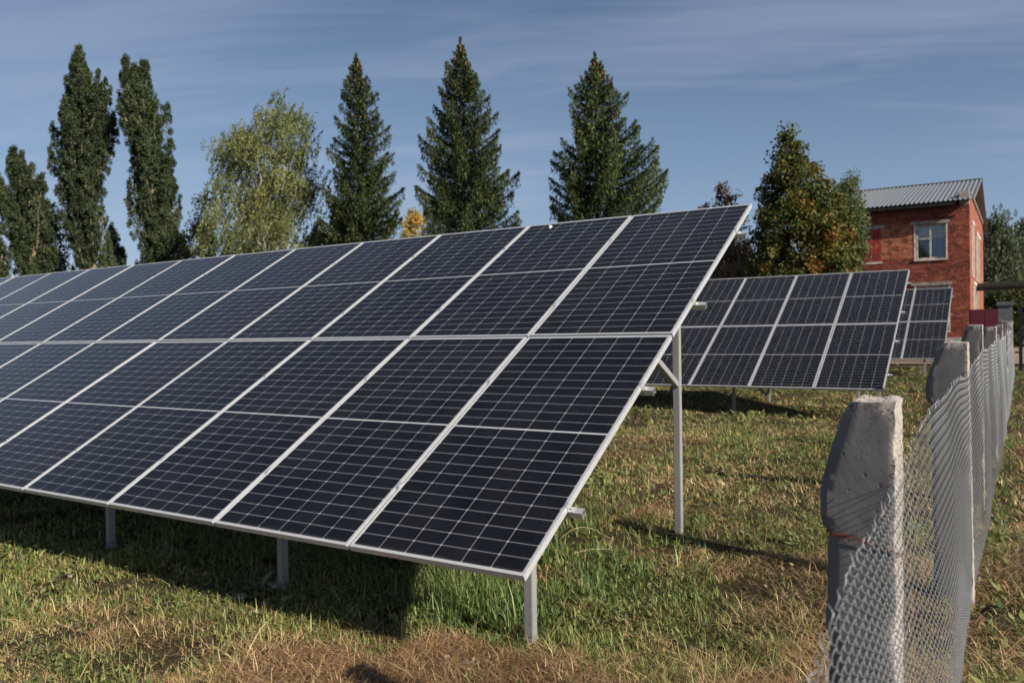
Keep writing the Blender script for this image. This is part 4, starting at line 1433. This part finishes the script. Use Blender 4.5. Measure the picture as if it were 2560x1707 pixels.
broad_tree('thin_tree', 'thin half bare tree with rusty brown leaves right behind the near array corner', 'tree', None,
           S([(420, 1648, 1662), (440, 1628, 1690), (465, 1600, 1712), (500, 1598, 1722), (560, 1610, 1735), (620, 1625, 1750), (760, 1640, 1760)]), 25,
           [(0.15, 0.075, 0.045), (0.20, 0.12, 0.06), (0.08, 0.07, 0.03), (0.10, 0.045, 0.03)], [4, 3, 3, 2], 51, 330, 26, 0.085, 0.7, cr=0.20, bark=BARKP, limbs=95, trunk_r=0.09, limb_r=0.020, asc=0.6)
broad_tree('autumn_tree', 'dense tree turning orange at the tips, left of the brick building', 'tree', None,
           S([(298, 1803, 1813), (325, 1784, 1838), (345, 1772, 1858), (370, 1762, 1886), (410, 1745, 1890), (440, 1736, 1930), (480, 1728, 1955), (540, 1716, 1970), (590, 1712, 1975), (640, 1715, 1972), (760, 1740, 1950)]), 23,
           [(0.035, 0.055, 0.012), (0.065, 0.090, 0.020), (0.17, 0.14, 0.030), (0.30, 0.125, 0.030)], [4, 5, 3, 2.2], 52, 400, 140, 0.085, 0.75, cr=0.34, limbs=70, trunk_r=0.16, limb_r=0.022, shell=0.42)
broad_tree('small_leaf_tree', 'grey green small leaved tree overlapping the left end of the building roof', 'tree', None,
           S([(392, 1952, 1962), (420, 1925, 1978), (450, 1905, 1984), (500, 1890, 1996), (560, 1890, 1998), (620, 1900, 1990), (760, 1910, 1980)]), 27,
           [(0.06, 0.085, 0.030), (0.12, 0.15, 0.065), (0.19, 0.21, 0.10)], [3, 4, 2], 53, 260, 130, 0.075, 0.6, cr=0.34, limbs=40, trunk_r=0.11, limb_r=0.018)
broad_tree('undergrowth', 'dark undergrowth below the thin brown tree', 'bush', None,
           S([(560, 1680, 1720), (590, 1610, 1760), (640, 1600, 1800), (760, 1600, 1800)]), 30,
           [(0.022, 0.030, 0.012), (0.045, 0.055, 0.02), (0.09, 0.04, 0.025)], [3, 3, 1], 54, 130, 110, 0.10, 0.7, cr=0.5, limbs=14, trunk_r=0.08)
WILL = [(0.050, 0.065, 0.032), (0.085, 0.105, 0.052), (0.14, 0.16, 0.085)]
broad_tree('willow_tree', 'grey green willow rising right behind the brick building', 'tree', None,
           S([(478, 2270, 2282), (500, 2262, 2310), (530, 2255, 2330), (580, 2250, 2345), (640, 2245, 2352), (700, 2245, 2360), (860, 2245, 2360)]), 52,
           WILL, [3, 4, 2], 55, 300, 130, 0.16, 0.45, cr=0.75, limbs=60, bark=BARKP, droop=(-RIGHT[0] * 0.1, -RIGHT[1] * 0.1, -0.5, 0.7), trunk_r=0.16, limb_r=0.04)
broad_tree('willow_tree', 'grey green willow cut by the right picture edge', 'tree', None,
           S([(500, 2345, 2360), (520, 2335, 2400), (580, 2335, 2430), (640, 2330, 2450), (700, 2330, 2450), (860, 2330, 2450)]), 56,
           WILL, [3, 4, 2], 56, 300, 120, 0.17, 0.45, cr=0.8, limbs=50, bark=BARKP, droop=(-RIGHT[0] * 0.1, -RIGHT[1] * 0.1, -0.5, 0.7), trunk_r=0.16, limb_r=0.04)
broad_tree('hedge_bush', 'leafy green bushes under the overhead pipe', 'bush', None,
           S([(655, 2255, 2420), (690, 2240, 2450), (760, 2240, 2460), (860, 2240, 2460)]), 46,
           [(0.035, 0.050, 0.016), (0.075, 0.095, 0.03), (0.15, 0.16, 0.05)], [4, 4, 1.5], 57, 320, 120, 0.13, 0.7, cr=0.6, limbs=20, trunk_r=0.08, base_z=0.7)

# ------------------------------------------------------------------ grass
rng = np.random.RandomState(99)


def vnoise(x, y, s, seed):
    """cheap value noise on numpy arrays"""
    r0 = np.random.RandomState(seed)
    tab = r0.uniform(size=(128, 128))
    xs2, ys2 = x * s, y * s
    xi, yi = np.floor(xs2).astype(int), np.floor(ys2).astype(int)
    fx, fy = xs2 - xi, ys2 - yi
    fx, fy = fx * fx * (3 - 2 * fx), fy * fy * (3 - 2 * fy)
    g_ = lambda a_, b_: tab[a_ % 128, b_ % 128]
    return (g_(xi, yi) * (1 - fx) + g_(xi + 1, yi) * fx) * (1 - fy) + (g_(xi, yi + 1) * (1 - fx) + g_(xi + 1, yi + 1) * fx) * fy


def scatter(n, d0, d1, half=0.80):
    """points in the wedge before the camera, d0..d1 metres away, evenly over the area"""
    d = np.sqrt(rng.uniform(d0 ** 2, d1 ** 2, n))
    yaw = math.atan2(CAM_R[2][0], CAM_R[2][1])
    a_ = yaw + rng.uniform(-half, half, n)
    x = CAM_C[0] + d * np.sin(a_)
    y = CAM_C[1] + d * np.cos(a_)
    if d0 < 2:                       # the near sward also reaches a little behind and beside the viewpoint
        x = np.concatenate([x, rng.uniform(-7, 4.5, n // 4)])
        y = np.concatenate([y, rng.uniform(-3.2, 0.6, n // 4)])
    return x, y


GV, GF, GC = [], [[], []], []
goff = [0]


def blades(x, y, h, w, lean, az, col, segs, z0=None):
    """curved tapering blades"""
    n = len(x)
    z = (gz(x, y) if z0 is None else z0) - 0.004
    dirx, diry = np.cos(az), np.sin(az)
    # width direction
    wx, wy = -diry, dirx
    pts = []
    for k in range(segs + 1):
        f_ = k / segs
        hor = h * np.sin(lean) * f_ ** 1.5
        ver = h * (np.cos(lean) * f_ + 0.0) * (1 - 0.18 * f_ * np.sin(lean)) + h * 0.10 * f_ * (1 - f_)
        ww = w * (1 - f_ ** 1.6) * 0.5
        cx_, cy_, cz_ = x + dirx * hor, y + diry * hor, z + ver
        if k < segs:
            pts.append(np.stack([cx_ - wx * ww, cy_ - wy * ww, cz_], 1))
            pts.append(np.stack([cx_ + wx * ww, cy_ + wy * ww, cz_], 1))
        else:
            pts.append(np.stack([cx_, cy_, cz_], 1))
    V_ = np.stack(pts, 1)
    nv = V_.shape[1]
    b_ = goff[0] + np.arange(n) * nv
    for k in range(segs - 1):
        GF[0].append(np.stack([b_ + 2 * k, b_ + 2 * k + 1, b_ + 2 * k + 3, b_ + 2 * k + 2], 1))
    k = segs - 1
    GF[1].append(np.stack([b_ + 2 * k, b_ + 2 * k + 1, b_ + 2 * k + 2], 1))
    GV.append(V_.reshape(-1, 3))
    cc = np.repeat(col[:, None, :], nv, 1)
    GC.append(cc.reshape(-1, 3))
    goff[0] += n * nv


GREEN = np.array([(0.10, 0.15, 0.038), (0.18, 0.22, 0.060), (0.31, 0.31, 0.11), (0.22, 0.27, 0.11)])
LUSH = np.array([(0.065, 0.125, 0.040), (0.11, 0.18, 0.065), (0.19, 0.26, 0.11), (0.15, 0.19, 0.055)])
DRY = np.array([(0.60, 0.44, 0.26), (0.48, 0.31, 0.17), (0.72, 0.57, 0.37), (0.30, 0.18, 0.10), (0.50, 0.41, 0.20)])
HAY = np.array([(0.40, 0.26, 0.15), (0.28, 0.165, 0.095), (0.54, 0.39, 0.25), (0.14, 0.08, 0.05)])


def lush_and_shade(x, y):
    """tall uncut grass round the posts of the near array; under it, dark green that paints in shade"""
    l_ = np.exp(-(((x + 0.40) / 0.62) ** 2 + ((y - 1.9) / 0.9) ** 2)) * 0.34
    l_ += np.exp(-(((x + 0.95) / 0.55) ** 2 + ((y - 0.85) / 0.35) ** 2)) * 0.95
    l_ += 0.8 * np.exp(-((y - 1.9) / 1.0) ** 2) * (x < -0.9)  # dark green blades under the array, standing in for its deep shade
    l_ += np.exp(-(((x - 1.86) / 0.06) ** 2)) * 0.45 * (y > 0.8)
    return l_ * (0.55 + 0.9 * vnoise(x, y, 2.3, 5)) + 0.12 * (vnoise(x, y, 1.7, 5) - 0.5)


def hayness(x, y):
    h_ = np.exp(-(((x + 0.35) / 0.85) ** 2 + ((y - 0.15) / 0.38) ** 2)) * 1.1
    h_ += np.exp(-(((x - 1.15) / 0.55) ** 2 + ((y - 0.1) / 0.8) ** 2)) * 0.8
    h_ += np.exp(-(((x + 1.9) / 1.2) ** 2 + ((y + 0.4) / 0.35) ** 2)) * 0.35
    h_ += np.clip((vnoise(x, y, 0.9, 44) - 0.62) * 4, 0, 0.8) * (y < 9)
    h_ += (x > 1.80) * 0.75 * vnoise(x, y, 1.4, 41)
    return h_


def sow(n, d0, d1, segs, wmul, hmul=1.0):
    x, y = scatter(n, d0, d1)
    n = len(x)
    keep = (rng.uniform(size=n) > 0.85 * np.clip((vnoise(x, y, 2.1, 91) * 0.6 + vnoise(x, y, 6.5, 92) * 0.4 - 0.60) * 7, 0, 1)) & ~((y > 30.0) & (y < 62)) & (np.hypot(x - CAM_C[0], y - CAM_C[1]) > 0.9)
    x, y = x[keep], y[keep]
    n = len(x)
    # gather into tufts
    tx, ty = np.round(x / 0.055) * 0.055, np.round(y / 0.055) * 0.055
    tuft = vnoise(tx, ty, 17.3, 77)
    pull = rng.uniform(0.2, 0.95, n) * (tuft > 0.30)
    if d1 < 9:
        x = x + (tx + (vnoise(tx, ty, 31, 3) - 0.5) * 0.05 - x) * pull
        y = y + (ty + (vnoise(tx, ty, 29, 4) - 0.5) * 0.05 - y) * pull
    dryf = vnoise(x, y, 0.75, 11) * 0.26 + vnoise(x, y, 2.6, 12) * 0.34 + vnoise(x, y, 8.0, 13) * 0.40
    lu = lush_and_shade(x, y)
    hay = hayness(x, y)
    pd = np.clip((dryf - 0.36) * 3.2, 0.08, 0.90)
    pd = np.clip(pd - np.clip(lu, 0, 1) * 0.75 + hay * 0.6, 0.03, 0.97)
    under = (y > 0.0) & (y < 4.0) & (x < -0.9)  # less pale straw under the near array: shade put into the grass colour
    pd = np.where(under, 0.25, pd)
    dry = rng.uniform(size=n) < pd
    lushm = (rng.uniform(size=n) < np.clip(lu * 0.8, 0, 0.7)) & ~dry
    h = rng.gamma(3.0, 0.0125, n) * (0.7 + 0.8 * vnoise(x, y, 3.1, 21)) * hmul
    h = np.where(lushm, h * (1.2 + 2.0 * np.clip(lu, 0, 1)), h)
    h = np.where(dry, h * rng.uniform(0.7, 1.5, n), h)
    lean = np.abs(rng.normal(0.85, 0.45, n))
    lay = rng.uniform(size=n) < (0.50 + 0.4 * np.clip(hay, 0, 1))
    lean = np.where(dry & lay, rng.uniform(1.05, 1.5, n), lean)
    h = np.where(dry & lay, h * rng.uniform(1.0, 2.3, n), h)
    lean = np.where(lushm, np.abs(rng.normal(0.8, 0.40, n)), lean)
    lean = np.clip(lean, 0, 1.5)
    az = rng.uniform(0, 2 * np.pi, n)
    w = rng.uniform(0.0022, 0.0058, n) * wmul
    w = np.where(lushm, w * 1.5, w)
    w = np.where(dry, w * 0.62, w)
    gi = GREEN[rng.randint(0, 4, n)]
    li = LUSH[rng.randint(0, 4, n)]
    di = DRY[rng.randint(0, 5, n)]
    hi = HAY[rng.randint(0, 4, n)]
    di = np.where((rng.uniform(size=n) < np.clip(hay, 0, 1))[:, None], hi, di)
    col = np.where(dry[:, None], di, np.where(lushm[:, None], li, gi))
    col = col * np.array([1.18, 1.14, 1.0]) * rng.uniform(0.45, 1.3, (n, 1)) * (0.8 + 0.4 * vnoise(x, y, 1.3, 31))[:, None]
    z0 = gz(x, y) + np.where(dry & lay, rng.uniform(0, 0.022, n) + 0.03 * np.clip(hay, 0, 1) * rng.uniform(0, 1, n), 0)
    blades(x, y, h, w, lean, az, col, segs, z0)


sow(265000, 1.6, 4.6, 3, 1.15)
sow(210000, 4.6, 7.5, 2, 1.5)
sow(230000, 7.5, 14.0, 2, 2.6, 1.05)
sow(150000, 14.0, 24.0, 1, 5.0, 1.15)
sow(90000, 24.0, 42.0, 1, 9.0, 1.3)


def weeds(n, d0, d1, size, cond=None):
    """broad leaves lying low in the sward"""
    x, y = scatter(n, d0, d1)
    sel_ = vnoise(x, y, 1.9, 61) > 0.58
    if cond is not None:
        sel_ = cond(x, y)
    x, y = x[sel_], y[sel_]
    k_ = 5
    xx, yy2 = np.repeat(x, k_), np.repeat(y, k_)
    m_ = len(xx)
    az = rng.uniform(0, 6.28, m_)
    L_ = size * rng.uniform(0.5, 1.3, m_)
    z = gz(xx, yy2) + rng.uniform(0.005, 0.06, m_)
    d_ = np.stack([np.cos(az), np.sin(az), rng.uniform(0.1, 0.8, m_)], 1)
    s_ = np.stack([-np.sin(az), np.cos(az), rng.uniform(-0.3, 0.3, m_)], 1)
    c_ = np.stack([xx, yy2, z], 1)
    ww = 0.22 * L_[:, None]
    P0, P1, P2, P3 = c_, c_ + d_ * L_[:, None] * 0.45 + s_ * ww, c_ + d_ * L_[:, None], c_ + d_ * L_[:, None] * 0.45 - s_ * ww
    V_ = np.stack([P0, P1, P2, P3], 1).reshape(-1, 3)
    b_ = goff[0] + np.arange(m_) * 4
    GF[0].append(np.stack([b_, b_ + 1, b_ + 2, b_ + 3], 1))
    GV.append(V_)
    col = GREEN[rng.randint(0, 4, m_)] * rng.uniform(0.5, 1.0, (m_, 1))
    GC.append(np.repeat(col, 4, 0))
    goff[0] += m_ * 4


weeds(5000, 1.6, 6, 0.035)
weeds(9000, 6, 16, 0.055)
weeds(2600, 1.6, 6, 0.07, lambda x, y: (x > 1.85) & (x < 3.0) & (vnoise(x, y, 3, 8) > 0.45))
weeds(9000, 14, 30, 0.10, lambda x, y: (vnoise(x, y, 0.6, 8) > 0.5))
def fallen(n, d0, d1, size):
    x, y = scatter(n, d0, d1)
    n = len(x)
    az = rng.uniform(0, 6.28, n)
    z = gz(x, y) + rng.uniform(0.015, 0.05, n)
    a1 = np.stack([np.cos(az), np.sin(az), rng.uniform(-.4, .4, n)], 1) * (size * rng.uniform(0.6, 1.3, n))[:, None]
    a2 = np.stack([-np.sin(az), np.cos(az), rng.uniform(-.4, .4, n)], 1) * (size * 0.6 * rng.uniform(0.6, 1.3, n))[:, None]
    c_ = np.stack([x, y, z], 1)
    V_ = np.stack([c_ - a1, c_ - a2 * 0.8, c_ + a1, c_ + a2], 1).reshape(-1, 3)
    b_ = goff[0] + np.arange(n) * 4
    GF[0].append(np.stack([b_, b_ + 1, b_ + 2, b_ + 3], 1))
    GV.append(V_)
    pal_ = np.array([(0.30, 0.13, 0.05), (0.42, 0.24, 0.09), (0.20, 0.09, 0.05), (0.45, 0.36, 0.20)])
    GC.append(np.repeat(pal_[rng.randint(0, 4, n)], 4, 0))
    goff[0] += n * 4


fallen(700, 1.6, 6, 0.016)
fallen(1600, 6, 16, 0.026)
V = np.concatenate(GV)
gr = link_mesh('grass', np_mesh('grass', V, [np.concatenate(GF[0]), np.concatenate(GF[1])], np.concatenate(GC)), GRASSM)
tag(gr, 'mown grass, half dry straw and half green, covering the field', 'grass', None, 'stuff')
del GV, GF, GC

# ------------------------------------------------------------------ small things in the grass
def gpoint(px, py):
    d = CAM_R.T @ np.array([(px - 1280) / FPX, (py - 853.5) / FPX, 1.0])
    z = 0.0
    for _ in range(6):
        q = CAM_C + d * ((z - CAM_C[2]) / d[2])
        z = float(gz(q[0], q[1]))
    return q


# arched dry grass stalks
def stalk(pa, pb, depth_a, depth_b, label, arch, head):
    a_, b_ = np.array(pa), np.array(pb)
    pts = []
    for k in range(15):
        f_ = k / 14
        q = a_ + (b_ - a_) * f_
        q[2] += arch * math.sin(math.pi * min(1, f_ * 1.02) ** 0.9)
        pts.append(tuple(q - a_))
    r_ = empty('dry_grass_stalk', tuple(a_))
    tag(r_, label, 'grass stalk', 'dry straw stalks in the tall grass')
    MB().tube(pts, list(np.linspace(0.0026, 0.0014, 15)), 6).build('stem', STRAW, r_, smooth=True)
    if head:
        hb = MB()
        e = Vector(pts[-1])
        for k in range(16):
            st = e + Vector((0.02 - 0.004 * k * 0.7, 0, -0.006 * k + 0.02))
            for s_ in (-1, 1):
                hb.tube([st, st + Vector((0.012 * s_, 0.004, -0.022))], [0.0022, 0.0006], 4)
        hb.build('seed_head', STRAW, r_)


g0 = gpoint(1395, 1370); g0[2] += 0.05
g1 = g0 + RIGHT * 0.40 + np.array([0, 0, 0.02])
stalk(g0, g1, 0, 0, 'arched pale straw stalk with drooping seed head right of the near array corner', 0.10, True)
g0 = gpoint(1430, 1395); g0[2] += 0.03
stalk(g0, g0 + RIGHT * 0.28 + np.array([0, 0, 0.035]), 0, 0, 'straight pale straw stalk just below the arched one', 0.015, False)

# mullein rosette in the shade by the second front post
q = gpoint(655, 1475)
ml = empty('broad_leaf_plant', tuple(q))
tag(ml, 'broad leaved mullein plant in the shade by the second front post', 'plant')
for k, (a_, el, L_) in enumerate([(1.2, 1.45, 0.15), (3.3, 0.5, 0.17), (4.3, 0.35, 0.15), (5.6, 0.55, 0.12), (0.2, 0.7, 0.11), (2.3, 0.6, 0.12)]):
    rows = 8
    vs, fs = [], []
    for r in range(rows + 1):
        f_ = r / rows
        wd = 0.035 * math.sin(math.pi * min(1, f_ * 0.93 + 0.07)) ** 0.8
        ho = L_ * f_ * math.cos(el * (1 - 0.35 * f_))
        ve = L_ * f_ * math.sin(el * (1 - 0.35 * f_))
        for s_ in (-1, 0, 1):
            vs.append((ho * math.cos(a_) - s_ * wd * math.sin(a_), ho * math.sin(a_) + s_ * wd * math.cos(a_), ve + abs(s_) * wd * 0.35))
    for r in range(rows):
        for c_ in range(2):
            i0 = r * 3 + c_
            fs.append((i0, i0 + 1, i0 + 4, i0 + 3))
    MB().add(vs, fs).build('leaf', simple('felted_leaf', (0.13, 0.19, 0.11), 0.8, 0, 0.15, 40), ml, smooth=True, fix=False)


def rock(name, label, px, py, s, mat, group=None, zlift=0.0, flat_=0.6):
    q = gpoint(px, py)
    bm = bmesh.new()
    bmesh.ops.create_icosphere(bm, subdivisions=3, radius=s)
    sd = Vector((px * 0.01, py * 0.013, 2.0))
    for v_ in bm.verts:
        nrm = v_.co.normalized()
        v_.co += nrm * s * 0.55 * noise.noise(nrm * 1.6 + sd) + nrm * s * 0.12 * noise.noise(nrm * 6 + sd)
        v_.co.z *= flat_
    me = bpy.data.meshes.new(name)
    bm.to_mesh(me)
    bm.free()
    o_ = link_mesh(name, me, mat, None, (q[0], q[1], q[2] + s * 0.25 + zlift))
    tag(o_, label, 'stone', group)
    return o_


G_ = 'stones heaped by the second front post'
rock('stone', 'flat pale stone lying left of the mullein in the shade', 595, 1498, 0.055, STONE, G_, 0, 0.4)
rock('stone', 'grey stone touching the foot of the second front post', 690, 1470, 0.075, STONE, G_, 0, 0.45)
rock('stone', 'small stone on the camera side of the heap', 665, 1512, 0.028, STONE, G_)
rock('stone', 'knobbly stone on the right of the heap', 715, 1500, 0.033, STONE, G_)
rock('stone', 'lowest pebble of the heap at the edge of the shade', 640, 1530, 0.022, STONE, G_)
rock('stone', 'white chip of stone in the hay near the bottom edge', 1118, 1657, 0.016, simple('white_chip', (0.7, 0.66, 0.6), 0.8), None, 0.03)
# dead stick
q = gpoint(1150, 1672)
q2 = gpoint(1222, 1664)
st = empty('dead_stick', (q[0], q[1], q[2] + 0.03))
tag(st, 'short grey dead stick lying on the hay near the bottom edge', 'stick')
d_ = q2 - q
pts = [(d_[0] * f_, d_[1] * f_, 0.003 * math.sin(f_ * 9)) for f_ in np.linspace(0, 1, 9)]
MB().tube(pts, [0.009, 0.0095, 0.0088, 0.0092, 0.0085, 0.009, 0.008, 0.0078, 0.006], 8).build('stick', STICK, st, smooth=True)
